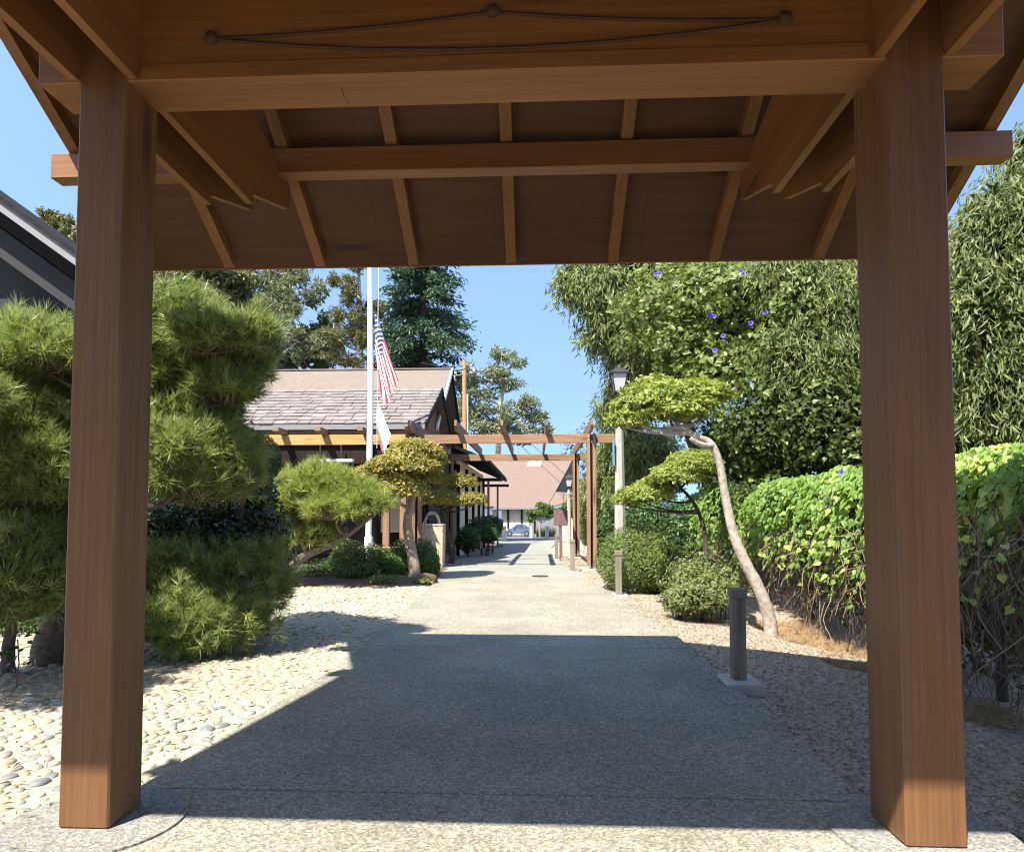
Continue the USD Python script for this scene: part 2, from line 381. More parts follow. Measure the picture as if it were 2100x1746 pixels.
leafmat("leaf_cloud", [(0, (0.14, 0.125, 0.03)), (0.5, (0.26, 0.205, 0.05)), (0.85, (0.35, 0.255, 0.065)), (1, (0.40, 0.20, 0.065))], trans=0.3, gain=1.75)
leafmat("leaf_cloud_green", [(0, (0.12, 0.145, 0.03)), (0.5, (0.215, 0.225, 0.05)), (0.9, (0.31, 0.285, 0.075)), (1, (0.42, 0.19, 0.10))], trans=0.32, gain=1.75)
leafmat("leaf_mound", [(0, (0.075, 0.105, 0.025)), (0.5, (0.15, 0.18, 0.04)), (1, (0.24, 0.255, 0.065))], trans=0.25)
leafmat("leaf_camellia", [(0, (0.02, 0.04, 0.010)), (0.6, (0.04, 0.07, 0.016)), (1, (0.08, 0.12, 0.03))], trans=0.12, rough=0.24, spec=0.45)
leafmat("leaf_podocarpus", [(0, (0.035, 0.07, 0.02)), (0.6, (0.06, 0.105, 0.028)), (1, (0.11, 0.16, 0.04))], trans=0.2)
leafmat("leaf_shrub", [(0, (0.06, 0.10, 0.025)), (0.5, (0.115, 0.165, 0.04)), (1, (0.19, 0.23, 0.065))], trans=0.3)
leafmat("leaf_sage", [(0, (0.10, 0.12, 0.04)), (0.5, (0.17, 0.185, 0.06)), (1, (0.26, 0.25, 0.09))], trans=0.25)
leafmat("leaf_red", [(0, (0.16, 0.09, 0.035)), (0.5, (0.28, 0.14, 0.06)), (1, (0.38, 0.20, 0.10))], trans=0.3)
leafmat("petal_blue", [(0, (0.10, 0.07, 0.42)), (1, (0.20, 0.14, 0.60))], trans=0.3)
leafmat("grass_green", [(0, (0.11, 0.15, 0.035)), (0.6, (0.24, 0.25, 0.07)), (1, (0.44, 0.36, 0.16))], trans=0.3)


# ------------------------------------------------------------------ ground levels
def zp(y):
    return np.interp(y, [-60, 19, 24, 30, 45, 80, 100, 400], [0, 0, -0.09, -0.27, -0.65, -1.45, -1.62, -1.7])


def right_edge(y):
    return np.interp(y, [-3, 9, 12, 15.6, 19.5, 23, 26, 40, 62], [1.86, 1.80, 1.62, 1.30, 0.94, 0.76, 0.72, 0.86, 1.9])


def left_edge(y):
    return np.interp(y, [-3, 4.1, 5.1, 6.4, 7.6, 9, 12, 15, 17, 19, 21, 24, 30, 44, 62], [-2.36, -2.30, -2.20, -2.10, -2.03, -2.05, -2.13, -2.22, -2.32, -2.45, -2.75, -2.75, -2.3, -1.95, -4.0])


def mz(x, y):
    """mulch level right of the path"""
    t = np.clip((x - right_edge(y)) / 2.4, 0, 1)
    near = -0.07 - 0.27 * t
    far = -0.05 + 0.05 * t
    k = np.clip((y - 11.5) / 4.5, 0, 1)
    return zp(y) + near * (1 - k) + far * k + 0.02 * (meshkit.fbm(np.stack([x * 1.5, y * 1.5, 0 * x], -1), 3) - 0.5)


def sheet(xs, ys, zf):
    X, Y = np.meshgrid(xs, ys)
    Z = zf(X, Y)
    v = np.stack([X, Y, Z], -1).reshape(-1, 3)
    nx, ny = len(xs), len(ys)
    i, j = np.meshgrid(np.arange(ny - 1), np.arange(nx - 1), indexing="ij")
    q = np.stack([i * nx + j, i * nx + j + 1, (i + 1) * nx + j + 1, (i + 1) * nx + j], -1).reshape(-1, 4)
    return v, np.vstack([q[:, [0, 1, 2]], q[:, [0, 2, 3]]])


def ground_z(x, y):
    base = zp(y) - 0.16
    k = np.clip((x - 2.0) / 2.6, 0, 1) * np.clip(1 - (y - 12.0) / 4.0, 0, 1)
    return base - 0.25 * k


obj("ground", sheet(np.r_[-300, -120, -60, -30, -15, np.arange(-9, 10, 1.0), 15, 30, 60, 120, 300], np.r_[-200, -60, -20, np.arange(-6, 32, 1.0), 36, 45, 60, 80, 100, 140, 220, 400], ground_z), "earth", kind="structure", smooth=True)

# path: slabs between joints
path = thing("concrete_path", "exposed aggregate concrete walkway leading straight from the gate to the car park", "path")
tag(path, kind="structure")
path.ClearCustomDataByKey("category")
obj("joint_filler", sheet(np.linspace(-2.2, 0.65, 4), np.linspace(-4, 61, 66), lambda x, y: zp(y) - 0.03), "joint_dark", path)
joints = [-4.0, -0.2, 4.06, 8.37, 12.7, 17.0, 21.3, 25.4, 29.5, 34, 38.5, 43, 48, 54, 61]
for k in range(len(joints) - 1):
    y0, y1 = joints[k] + 0.008, joints[k + 1] - 0.008
    ys = np.linspace(y0, y1, 6)
    L = np.stack([left_edge(ys), ys, zp(ys)], 1); R = np.stack([right_edge(ys), ys, zp(ys)], 1)
    g = Geo(); lo = np.array([0, 0, -0.13])
    v = np.vstack([L, R, L + lo, R + lo]); n = 6; f = []
    for i in range(n - 1):
        f += [[i, n + i, n + i + 1], [i, n + i + 1, i + 1], [i, i + 1, 2 * n + i + 1], [i, 2 * n + i + 1, 2 * n + i], [n + i, 3 * n + i, 3 * n + i + 1], [n + i, 3 * n + i + 1, n + i + 1]]
    f += [[0, 2 * n, 3 * n], [0, 3 * n, n], [n - 1, 2 * n - 1, 4 * n - 1], [n - 1, 4 * n - 1, 3 * n - 1]]
    g.add(v, f)
    obj("slab", g, "path_aggregate" if y1 < 20 else "path_aggregate_cool", path)

# mulch bed on the right
MX = np.r_[np.linspace(0, 1, 26)]


def mulch_sheet():
    ys = np.r_[np.arange(-3, 26, 0.25), np.arange(26, 62, 1.5)]
    X = right_edge(ys)[:, None] - 0.02 + (9.5 - right_edge(ys))[:, None] * MX[None] ** 1.3
    Y = np.repeat(ys[:, None], len(MX), 1)
    Z = mz(X, Y)
    v = np.stack([X, Y, Z], -1).reshape(-1, 3)
    nx, ny = len(MX), len(ys)
    i, j = np.meshgrid(np.arange(ny - 1), np.arange(nx - 1), indexing="ij")
    q = np.stack([i * nx + j, i * nx + j + 1, (i + 1) * nx + j + 1, (i + 1) * nx + j], -1).reshape(-1, 4)
    return v, np.vstack([q[:, [0, 1, 2]], q[:, [0, 2, 3]]])


mulch = thing("mulch_bed", "brown wood chip bed along the right side of the walkway", None)
tag(mulch, kind="structure")
obj("soil_surface", mulch_sheet(), "mulch_base", mulch, smooth=True)
rng = np.random.default_rng(5)
n = 52000
yy = 2.2 + 26 * rng.random(n) ** 1.8
xx = right_edge(yy) + 0.02 + (4.6 - right_edge(yy)) * rng.random(n)
g = Geo()
P = np.stack([xx, yy, mz(xx, yy) + 0.004 + 0.012 * rng.random(n)], 1)
a = rng.random(n) * 6.283
leaves(g, P, np.stack([np.cos(a), np.sin(a), rng.normal(0, .16, n)], 1), np.stack([rng.normal(0, .22, n), rng.normal(0, .22, n), np.ones(n)], 1), rng.uniform(.015, .05, n), rng.uniform(.006, .014, n), "oval")
obj("wood_chips", g, "chip_mix", mulch, kind="stuff")

# soil bed on the left behind the cobbles and cobble mortar
bed = thing("planting_bed", "bare soil bed under the clipped trees left of the walkway", None)
tag(bed, kind="structure")
obj("soil_surface", sheet(np.linspace(-16, -2.24, 40), np.linspace(14.6, 19.5, 24), lambda x, y: zp(y) - 0.03 + 0.14 * np.clip((y - 14.6) / 1.5, 0, 1) * np.clip((-2.3 - x) / 0.8, 0, 1) + 0.05 * (meshkit.fbm(np.stack([x, y, 0 * x], -1), 3) - .5)), "soil", bed, smooth=True)
cob = thing("cobble_bed", "rounded river stones set in mortar left of the walkway", None)
tag(cob, kind="structure")
obj("mortar_bed", sheet(np.linspace(-14, -2.0, 30), np.linspace(-3, 15.0, 40), lambda x, y: -0.022 + 0.012 * (meshkit.fbm(np.stack([x, y, 0 * x], -1) * 2, 3) - .5)), "mortar", cob, smooth=True)


def stone_shape(rg, a, b, h, ang, p, k=10, rings=((1.0, -0.35), (0.98, 0.1), (0.80, 0.62), (0.45, 0.92))):
    """low dome of a half sunk pebble"""
    t = np.arange(k) * 2 * np.pi / k
    rad = 1 + 0.10 * np.sin(2 * t + rg.random() * 6) + 0.06 * np.sin(3 * t + rg.random() * 6)
    v = []
    for s, z in rings:
        v += [(a * s * rad[i] * math.cos(t[i]), b * s * rad[i] * math.sin(t[i]), h * z) for i in range(k)]
    v.append((0, 0, h))
    v = np.array(v)
    ca, sa = math.cos(ang), math.sin(ang)
    tilt = rg.normal(0, .08, 2)
    v[:, 2] += v[:, 0] * tilt[0] + v[:, 1] * tilt[1]
    v = np.stack([v[:, 0] * ca - v[:, 1] * sa, v[:, 0] * sa + v[:, 1] * ca, v[:, 2]], 1) + p
    f = []
    m_ = len(rings) - 1
    for r in range(m_):
        for i in range(k):
            j = (i + 1) % k
            f += [[r * k + i, r * k + j, (r + 1) * k + j], [r * k + i, (r + 1) * k + j, (r + 1) * k + i]]
    for i in range(k):
        f.append([m_ * k + i, m_ * k + (i + 1) % k, (m_ + 1) * k])
    return v, np.array(f)


rng = np.random.default_rng(11)
pts = []
cell = 0.058
cells = {}
cand = np.stack([rng.uniform(-9.5, -2.02, 44000), rng.uniform(2.0, 14.9, 44000)], 1)
for c in cand:
    r = 0.034 + 0.030 * rng.random() ** 1.6
    if c[0] < -0.80 * c[1] - 1.6 or c[0] > left_edge(c[1]) - 0.4 * r - 0.02:
        continue
    i, j = int(c[0] // 0.13), int(c[1] // 0.13)
    ok = True
    for di in (-1, 0, 1):
        for dj in (-1, 0, 1):
            for q in cells.get((i + di, j + dj), ()):
                if (q[0] - c[0]) ** 2 + (q[1] - c[1]) ** 2 < (q[2] + r) ** 2 * 0.86:
                    ok = False
                    break
    if ok:
        cells.setdefault((i, j), []).append((c[0], c[1], r)); pts.append((c[0], c[1], r))
pts = np.array(pts)
vis = (pts[:, 0] > -0.80 * pts[:, 1]) & (pts[:, 1] > 3.15) & ((pts[:, 0] + 2.26) ** 2 + (pts[:, 1] - 3.62) ** 2 > 0.42 ** 2)
order = np.argsort(np.where(vis, pts[:, 1], 99))
single = set(order[:300].tolist())
rest = Geo()
for k, (x, y, r) in enumerate(pts):
    if (x + 2.26) ** 2 + (y - 3.62) ** 2 < 0.44 ** 2:
        continue
    e = rng.uniform(0.9, 1.28)
    far_one = k not in single
    sv = stone_shape(rng, r * e, r / e * 1.05, r * rng.uniform(.30, .46), rng.random() * 6.28, np.array([x, y, -0.02]), *((7, ((1.0, -0.1), (0.78, 0.65))) if far_one and y > 5.5 else ()))
    if k in single:
        obj("stone", sv, "stone_%d" % rng.choice(8, p=STONE_W), cob, smooth=True)
    else:
        rest.add(*sv)
obj("far_stones", rest, "stone_mix", cob, smooth=True, kind="stuff")

rng = np.random.default_rng(8)
n = 420
yy = rng.uniform(3.2, 14, n); xx = right_edge(yy) - .02 - .45 * rng.random(n) ** 2.2
g = Geo(); a = rng.random(n) * 6.283
leaves(g, np.stack([xx, yy, np.full(n, .004)], 1), np.stack([np.cos(a), np.sin(a), 0 * a + .04], 1), np.stack([rng.normal(0, .2, n), rng.normal(0, .2, n), np.ones(n)], 1), rng.uniform(.015, .05, n), rng.uniform(.006, .014, n), "oval")
obj("stray_chips", g, "chip_mix", path, kind="stuff")
n = 2600
yy = rng.uniform(3.2, 14.5, n); xx = left_edge(yy) - 5.5 * rng.random(n)
g = Geo(); a = rng.random(n) * 6.283
leaves(g, np.stack([xx, yy, np.full(n, .012)], 1), np.stack([np.cos(a), np.sin(a), rng.normal(0, .1, n)], 1), np.stack([rng.normal(0, .2, n), rng.normal(0, .2, n), np.ones(n)], 1), rng.uniform(.03, .10, n), rng.uniform(.003, .012, n), "oval")
obj("fallen_litter", g, "straw_mix", cob, kind="stuff")
# car park road far off
obj("road", sheet(np.linspace(-60, 60, 20), np.linspace(60.5, 100, 20), lambda x, y: zp(y) + 0.004), "asphalt", kind="structure")
obj("pavement", sheet(np.linspace(-30, 30, 12), np.linspace(55, 60.4, 4), lambda x, y: zp(y) - 0.006), "path_aggregate_cool", kind="structure")

# ------------------------------------------------------------------ the timber gate
gate = thing("timber_gate", "brown stained timber gate roof on two square posts framing the walkway", "gate")
YB0, YB1, ZB = 3.5, 3.81, 3.84
obj("post", bx(-2.39, -2.13, 3.5, 3.80, 0.012, ZB + 0.5, 0.010), "post_wood", gate)
obj("post", bx(1.74, 2.025, 3.5, 3.86, 0.012, ZB + 0.5, 0.010), "post_wood", gate)
obj("cross_beam", bx(-2.62, 2.32, YB0 + 0.004, YB1 - 0.014, ZB, ZB + 0.62, 0.006), "stained_wood_x", gate)
obj("bearing_strip", bx(-2.06, 1.66, YB0 - 0.004, YB0 + 0.0035, ZB + 0.001, ZB + 0.085, 0.002), "stained_wood_x", gate)
YR, SL = 3.66, 0.575
ZR = 4.52 + SL * (5.575 - YR)         # underside of the rafters at the ridge
YE = 6.60


def rz(y):
    return ZR - SL * abs(y - YR)


def arm(x0, x1):
    prof = []
    for s in (1, -1):
        e = [(YR + s * 2.12, ZB + 0.50), (YR + s * 2.12, ZB + 0.30), (YR + s * 1.36, ZB + 0.085), (YR + s * 1.36, ZB + 0.012)]
        prof.append(e)
    poly = prof[0] + prof[1][::-1]
    poly = [(y, min(z, rz(y) - 0.01)) for y, z in poly] + [(YR - 0.9, ZB + 0.80), (YR + 0.9, ZB + 0.80)]
    return prism(poly, "x", x0, x1)


for x0, x1 in ((-2.447, -2.395), (-2.128, -2.078), (1.686, 1.737), (2.030, 2.082)):
    obj("bracket_arm", arm(x0, x1), "stained_wood_y", gate)
for s in (1, -1):
    y0, y1 = sorted((YR + s * 1.84, YR + s * 1.99))
    obj("purlin", bx(-3.98, 3.68, y0, y1, 4.32, 4.525, 0.006), "stained_wood_x", gate)
obj("ridge_beam", bx(-3.98, 3.68, YR - 0.08, YR + 0.08, ZR - 0.24, ZR + 0.02), "stained_wood_x", gate)
RH = 0.115
raf = [-3.80, -2.95, -2.06, -1.16, -0.23, 0.73, 1.67, 2.63, 3.53]
for x in raf:
    for s in (1, -1):
        ye = 6.595 if s == 1 else 1.19
        poly = [(YR, ZR), (ye, rz(ye)), (ye, rz(ye) + RH), (YR, ZR + RH)]
        obj("rafter", prism(poly, "x", x - 0.047, x + 0.047), "stained_wood_y", gate)
for s in (-1,):
    ye = 1.19
    y0, y1 = sorted((ye + s * 0.002, ye + s * 0.024))
    obj("eave_fascia", bx(-3.90, 3.62, y0, y1, rz(ye) - 0.012, rz(ye) + RH - 0.005, 0.003), "stained_wood_x", gate)
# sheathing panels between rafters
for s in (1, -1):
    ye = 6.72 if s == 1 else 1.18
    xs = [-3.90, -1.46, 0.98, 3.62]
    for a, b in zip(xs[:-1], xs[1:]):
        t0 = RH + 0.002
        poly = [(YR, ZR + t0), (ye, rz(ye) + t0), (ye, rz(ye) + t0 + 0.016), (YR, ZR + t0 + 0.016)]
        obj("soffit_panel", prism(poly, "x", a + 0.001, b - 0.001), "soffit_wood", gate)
    t0 = RH + 0.02
    poly = [(YR, ZR + t0), (ye + s * 0.03, rz(ye) + t0 - SL * 0.03), (ye + s * 0.03, rz(ye) + t0 + 0.05), (YR, ZR + t0 + 0.06)]
    if s == 1:
        obj("drip_edge", bx(-3.92, 3.65, 6.723, 6.745, rz(6.72) + RH - 0.012, rz(6.72) + RH + 0.018, 0.003), "stained_wood_x", gate)
    obj("roof_covering", prism(poly, "x", -3.93, 3.66), "roof_dark", gate)
# cords slung between three knobs on the front of the beam
zf = lambda x, y: W(x, y, YB0 + 0.004)
K = [zf(437, 83), zf(1011, 28), zf(1608, 43)]
for q in K:
    g = Geo(); c = q + np.array([0, -0.022, 0])
    g.tm(trimesh.creation.icosphere(2, 0.034).apply_transform(np.diag([1, .75, 1, 1])).apply_translation(c))
    obj("peg", g, "rope_dark", gate, smooth=True)
for a, b, sag in ((K[0], K[1], 0.02), (K[1], K[2], 0.02), (K[0], K[2], 0.10)):
    t = np.linspace(0, 1, 30)[:, None]
    c = a * (1 - t) + b * t + np.array([0, -0.012, 0]) - np.array([0, 0, 1]) * sag * 4 * t * (1 - t)
    obj("cord", tube(c, 0.0075, 6), "rope_dark", gate, smooth=True)

obj("crack", tube([W(700, 166, 3.6) * [1, 1, 0] + [0, 0, ZB + .001], W(706, 180, 3.7) * [1, 1, 0] + [0, 0, ZB + .001], W(716, 197, 3.75) * [1, 1, 0] + [0, 0, ZB + .001]], .003, 4), "near_black", gate)
for cx_, cy_, side in ((-2.26, 3.62, "left"), (1.90, 3.66, "right")):
    m = trimesh.creation.cylinder(0.43, 0.16, sections=48)
    m.apply_translation([cx_, cy_, 0.012 - 0.08])
    obj("post_footing", (np.array(m.vertices), np.array(m.faces)), "footing_aggregate", None, label="round concrete footing under the %s post of the timber gate" % side, cat="footing")

# ------------------------------------------------------------------ bollards
bol = thing("path_bollard", "large dark timber bollard with flat cap on concrete pad, nearest of the row", "bollard", "timber bollards along the walkway edge", (1.885, 6.78, 0))
obj("pad", bx(-0.15, 0.17, -0.2, 0.2, -0.30, 0.03, 0.01), "concrete_plain", bol)
obj("shaft", bx(-0.058, 0.058, -0.07, 0.07, 0.03, 0.78, 0.006), "grey_wood", bol)
obj("cap", bx(-0.070, 0.070, -0.082, 0.082, 0.78, 0.865, 0.006), "grey_wood", bol)
dup(bol, (1.60, 13.9, -0.06), "timber bollard standing in front of the round clipped shrub")
dup(bol, (0.97, 19.0, -0.06), "slim timber bollard just before the pergola's paired post")
dup(bol, (0.73, 25.4, -0.16), "farthest timber bollard beside the brown signs")

# drain cover
m = trimesh.creation.cylinder(0.20, 0.01, sections=32); m.apply_translation([0.10, 17.2, 0.006])
obj("drain_cover", (np.array(m.vertices), np.array(m.faces)), "dark_iron", None, label="small round dark drain cover flush in the walkway", cat="drain cover")

# ------------------------------------------------------------------ pergola
YN, YF = 19.5, 27.0
ZN, ZF_ = 3.44, 3.48
perg = thing("pergola", "brown timber pergola spanning the walkway on paired posts", "pergola")
xr = W(1262, 900, YN)[0]
obj("beam", bx(-3.6, xr, YN, YN + 0.07, ZN, ZN + 0.245), "pergola_wood_x", perg)
obj("beam", bx(-3.6, W(1228, 930, YF)[0], YF, YF + 0.07, ZF_, ZF_ + 0.25), "pergola_wood_x", perg)
rx_ = [W(x, 880, YN - 0.5)[0] for x in (936, 1030, 1121, 1213)]
rx_ = [rx_[0] - (rx_[1] - rx_[0])] + rx_
for x in rx_:
    z0 = max(ZN + 0.245, ZF_ + 0.25) + 0.003
    poly = [(YN - 0.75, z0 + 0.12), (YN - 0.60, z0), (YF + 0.55, z0), (YF + 0.75, z0 + 0.12), (YF + 0.75, z0 + 0.27), (YN - 0.75, z0 + 0.27)]
    obj("rafter", prism(poly, "x", x - 0.035, x + 0.035), "pergola_wood_y", perg)
for Yp, zt in ((YN, ZN + 0.245), (YF, ZF_ + 0.25)):
    for xp in (W(1213, 1000, YN)[0], -3.3):
        for dx in (-0.125, 0.035):
            obj("post", bx(xp + dx, xp + dx + 0.09, Yp - 0.075, Yp - 0.003, zp(Yp) + 0.10, zt, 0.004), "pergola_wood_z", perg)
            obj("post", bx(xp + dx, xp + dx + 0.09, Yp + 0.073, Yp + 0.145, zp(Yp) + 0.10, zt - 0.001, 0.004), "pergola_wood_z", perg)
        obj("post_base", bx(xp - 0.03, xp + 0.03, Yp - 0.02, Yp + 0.09, zp(Yp) - 0.1, zp(Yp) + 0.13), "dark_iron", perg)
        obj("spacer", bx(xp - 0.034, xp + 0.034, Yp + 0.0, Yp + 0.07, zp(Yp) + 0.13, zt - 0.25, 0.003), "dark_brown", perg)
        obj("footing", bx(xp - 0.3, xp + 0.3, Yp - 0.25, Yp + 0.3, zp(Yp) - 0.15, zp(Yp) + 0.015), "concrete_plain", perg)
        for dx in (-0.08, 0.08):
            for dz in (0.08, 0.19):
                m = trimesh.creation.icosphere(1, 0.02); m.apply_translation([xp + dx, Yp - 0.08, zt - dz])
                obj("bolt", (np.array(m.vertices), np.array(m.faces)), "bolt_steel", perg)

# ------------------------------------------------------------------ near pavilion building (left centre)
pav = thing("shingled_pavilion", "low brown pavilion with shake shingle roof behind the flagpole", "building")
EC, RC = W(873, 868, 19.62), W(904, 797, 23.2)
XR, ZE, YEv, ZRg, YRg = EC[0], EC[2], 19.62, RC[2], 23.2
XL = -15.0
sl = (ZRg - ZE) / (YRg - YEv)
YBk = 2 * YRg - YEv
roof = obj("roof", prism([(YEv + .02, ZE - 0.10), (YEv + .02, ZE - 0.03), (YRg, ZRg - 0.03), (YBk, ZE - 0.03), (YBk, ZE - 0.10), (YRg, ZRg - 0.12)], "x", XL, XR - 0.04), "roof_upper", pav)
rows = 11
rl = math.hypot(YRg - YEv, ZRg - ZE) / rows
dirv = np.array([0, YRg - YEv, ZRg - ZE]); dirv /= np.linalg.norm(dirv); nrm = np.array([0, -dirv[2], dirv[1]])
rng = np.random.default_rng(3)
sh = []
for r in range(rows):
    x = XR + rng.uniform(-.02, .02) + 0.0
    while x > XL + 0.3:
        w = rng.uniform(0.24, 0.46)
        sh.append((r, x - w, x - 0.012)); x -= w
sh.sort(key=lambda s: bool(s[1] <= -10.2))
restg = Geo()
for k, (r, xa, xb) in enumerate(sh):
    b = np.array([0, YEv, ZE]) + dirv * (r * rl - 0.02 + rng.uniform(-.025, .025))
    t = rng.uniform(0.030, 0.055)
    c = [b + nrm * 0.0, b + nrm * t, b + dirv * (rl * 1.15) + nrm * 0.012, b + dirv * (rl * 1.15) - nrm * 0.012]
    skew = rng.uniform(-.02, .02)
    v = np.vstack([[(xa, q[1], q[2]) for q in c], [(min(xb + skew, XR), q[1], q[2]) for q in c]])
    f = [[0, 1, 5], [0, 5, 4], [1, 2, 6], [1, 6, 5], [0, 3, 2], [0, 2, 1], [4, 5, 6], [4, 6, 7], [3, 0, 4], [3, 4, 7], [2, 3, 7], [2, 7, 6]]
    if k < 300:
        obj("shingle", (v, f), "shingle_%d" % rng.integers(4), roof)
    else:
        restg.add(v, f)
if restg.n:
    obj("hidden_shingles", restg, "shingle_mix", roof, kind="stuff")
obj("eave_fascia", bx(XL, XR - 0.02, YEv - 0.02, YEv + 0.015, ZE - 0.16, ZE - 0.015), "grey_fascia", pav)
# gable end
for nm, s in (("rake_board", 1), ("rake_board", -1)):
    y0 = YEv if s == 1 else YBk
    poly = [(y0, ZE - 0.16), (y0, ZE + 0.02), (YRg, ZRg + 0.04), (YRg, ZRg - 0.16)]
    obj(nm, prism(poly, "x", XR - 0.035, XR + 0.01), "dark_brown", pav)
nb = 12
for k in range(nb):
    y0 = YEv + 0.35 + (YBk - YEv - 0.7) * k / nb; y1 = YEv + 0.35 + (YBk - YEv - 0.7) * (k + 1) / nb - 0.012
    h = lambda y: ZE - 0.15 + sl * min(y - YEv, YBk - y)
    poly = [(y0, 3.45), (y1, 3.45), (y1, h(y1)), (y0, h(y0))]
    obj("gable_board", prism(poly, "x", XR - 0.36, XR - 0.33), "gable_wood", pav)
obj("fascia_beam", bx(XL, -3.601, YN, YN + 0.09, ZN - 0.02, ZN + 0.265), "porch_beam_wood", pav)
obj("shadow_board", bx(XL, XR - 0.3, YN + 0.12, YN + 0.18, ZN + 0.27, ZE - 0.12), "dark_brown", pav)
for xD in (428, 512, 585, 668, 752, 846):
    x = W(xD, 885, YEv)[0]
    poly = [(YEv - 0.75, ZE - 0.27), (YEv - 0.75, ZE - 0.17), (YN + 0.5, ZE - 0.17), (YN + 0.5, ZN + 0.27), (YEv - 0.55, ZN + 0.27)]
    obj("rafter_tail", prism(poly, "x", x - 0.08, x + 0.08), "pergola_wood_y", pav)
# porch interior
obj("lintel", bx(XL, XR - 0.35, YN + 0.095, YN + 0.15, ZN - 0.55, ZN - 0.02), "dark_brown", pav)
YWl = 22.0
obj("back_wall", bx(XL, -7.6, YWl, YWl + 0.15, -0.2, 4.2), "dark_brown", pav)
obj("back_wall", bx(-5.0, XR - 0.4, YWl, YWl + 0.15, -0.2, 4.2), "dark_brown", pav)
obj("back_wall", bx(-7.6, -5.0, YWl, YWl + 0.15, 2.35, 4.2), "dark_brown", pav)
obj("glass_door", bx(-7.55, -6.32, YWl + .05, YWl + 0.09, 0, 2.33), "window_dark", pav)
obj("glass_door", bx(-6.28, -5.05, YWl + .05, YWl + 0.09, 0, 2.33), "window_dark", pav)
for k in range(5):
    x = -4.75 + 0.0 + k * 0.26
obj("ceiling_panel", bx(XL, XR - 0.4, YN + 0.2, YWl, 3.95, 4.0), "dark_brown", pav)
obj("panel", bx(-4.85, -4.25, YWl - 0.03, YWl - 0.002, 0.9, 2.6), "cream_wall", pav)
obj("panel", bx(-4.15, -3.75, YWl - 0.03, YWl - 0.002, 0.9, 2.6), "cream_wall", pav)
for x in (-4.2, -3.72, -11.0):
    obj("porch_post", bx(x - 0.09, x + 0.09, YN + 0.16, YN + 0.34, -0.1, ZN - 0.02), "pergola_wood_z", pav)
a, b = W(633, 945, 19.42), W(727, 945, 19.42)
lamp = thing("strip_light", "long white tube light hanging under the dark porch of the pavilion", "light")
obj("housing", bx(a[0], b[0] - .07, 19.39, 19.48, a[2] + 0.012, a[2] + 0.05), "white_paint", lamp)
obj("tube", tube([(a[0], 19.42, a[2]), (b[0] - .08, 19.42, a[2])], 0.035, 10), "white_tube", lamp)
obj("end_cap", bx(b[0] - .075, b[0], 19.38, 19.49, a[2] - 0.03, a[2] + 0.05), "grey_fascia", lamp)
obj("bracket", bx(a[0] + .3, a[0] + .34, 19.42, 19.45, a[2] + .05, ZN - 0.022), "dark_iron", lamp)
obj("bracket", bx(b[0] - .4, b[0] - .36, 19.42, 19.45, a[2] + .05, ZN - 0.022), "dark_iron", lamp)
bench = thing("low_bench", "low brown plank bench in the pavilion porch behind the green shrubs", "bench")
q0, q1 = W(770, 1121, 19.2), W(830, 1121, 19.2)
obj("seat", bx(q0[0] - .8, q1[0] + .2, 19.2, 19.6, 0.52, 0.58), "pergola_wood_x", bench)
for x in (q0[0] - .6, q1[0]):
    obj("leg", bx(x, x + .1, 19.25, 19.5, -0.05, 0.52), "dark_brown", bench)

# higher building behind
hall = thing("high_roof_hall", "taller hall with plain tan roof and dark gable behind the pavilion", "building")
A, B = W(927, 756, 28.2), W(905, 838, 25.3)
XG = -3.35
yA = XG / (A[0] / 28.2); A = W(927, 756, yA); yB = XG / (B[0] / 25.3); B = W(905, 838, yB)
sl2 = (A[2] - B[2]) / (A[1] - B[1])
y0 = A[1] - 4.2; z0 = A[2] - 4.2 * sl2
y9 = A[1] + 4.6; z9 = A[2] - 4.6 * sl2
obj("roof", prism([(y0, z0), (A[1], A[2]), (y9, z9), (y9, z9 - 0.14), (A[1], A[2] - 0.14), (y0, z0 - 0.14)], "x", -22, XG - 0.03), "roof_upper", hall)
obj("ridge_cap", bx(-22, XG - 0.03, A[1] - 0.12, A[1] + 0.12, A[2] - 0.03, A[2] + 0.025), "roof_upper", hall)
obj("barge_board", prism([(y0, z0 + .02), (A[1], A[2] + .03), (A[1], A[2] - 0.20), (y0, z0 - 0.21)], "x", XG - 0.028, XG + 0.03), "white_paint", hall)
obj("barge_board", prism([(y9, z9 + .02), (A[1] + .001, A[2] + .03), (A[1] + .001, A[2] - 0.20), (y9, z9 - 0.21)], "x", XG - 0.028, XG + 0.03), "dark_brown", hall)
obj("gable_wall", prism([(y0 + .5, 0), (y0 + .5, z0 + .1), (A[1], A[2] - .21), (y9 - .4, z9 + .1), (y9 - .4, 0)], "x", XG - 0.5, XG - 0.35), "near_black", hall)
obj("wall", bx(-22, XG - .5, y0 + .45, y0 + .6, -0.3, z0 + .2), "cream_wall", hall)

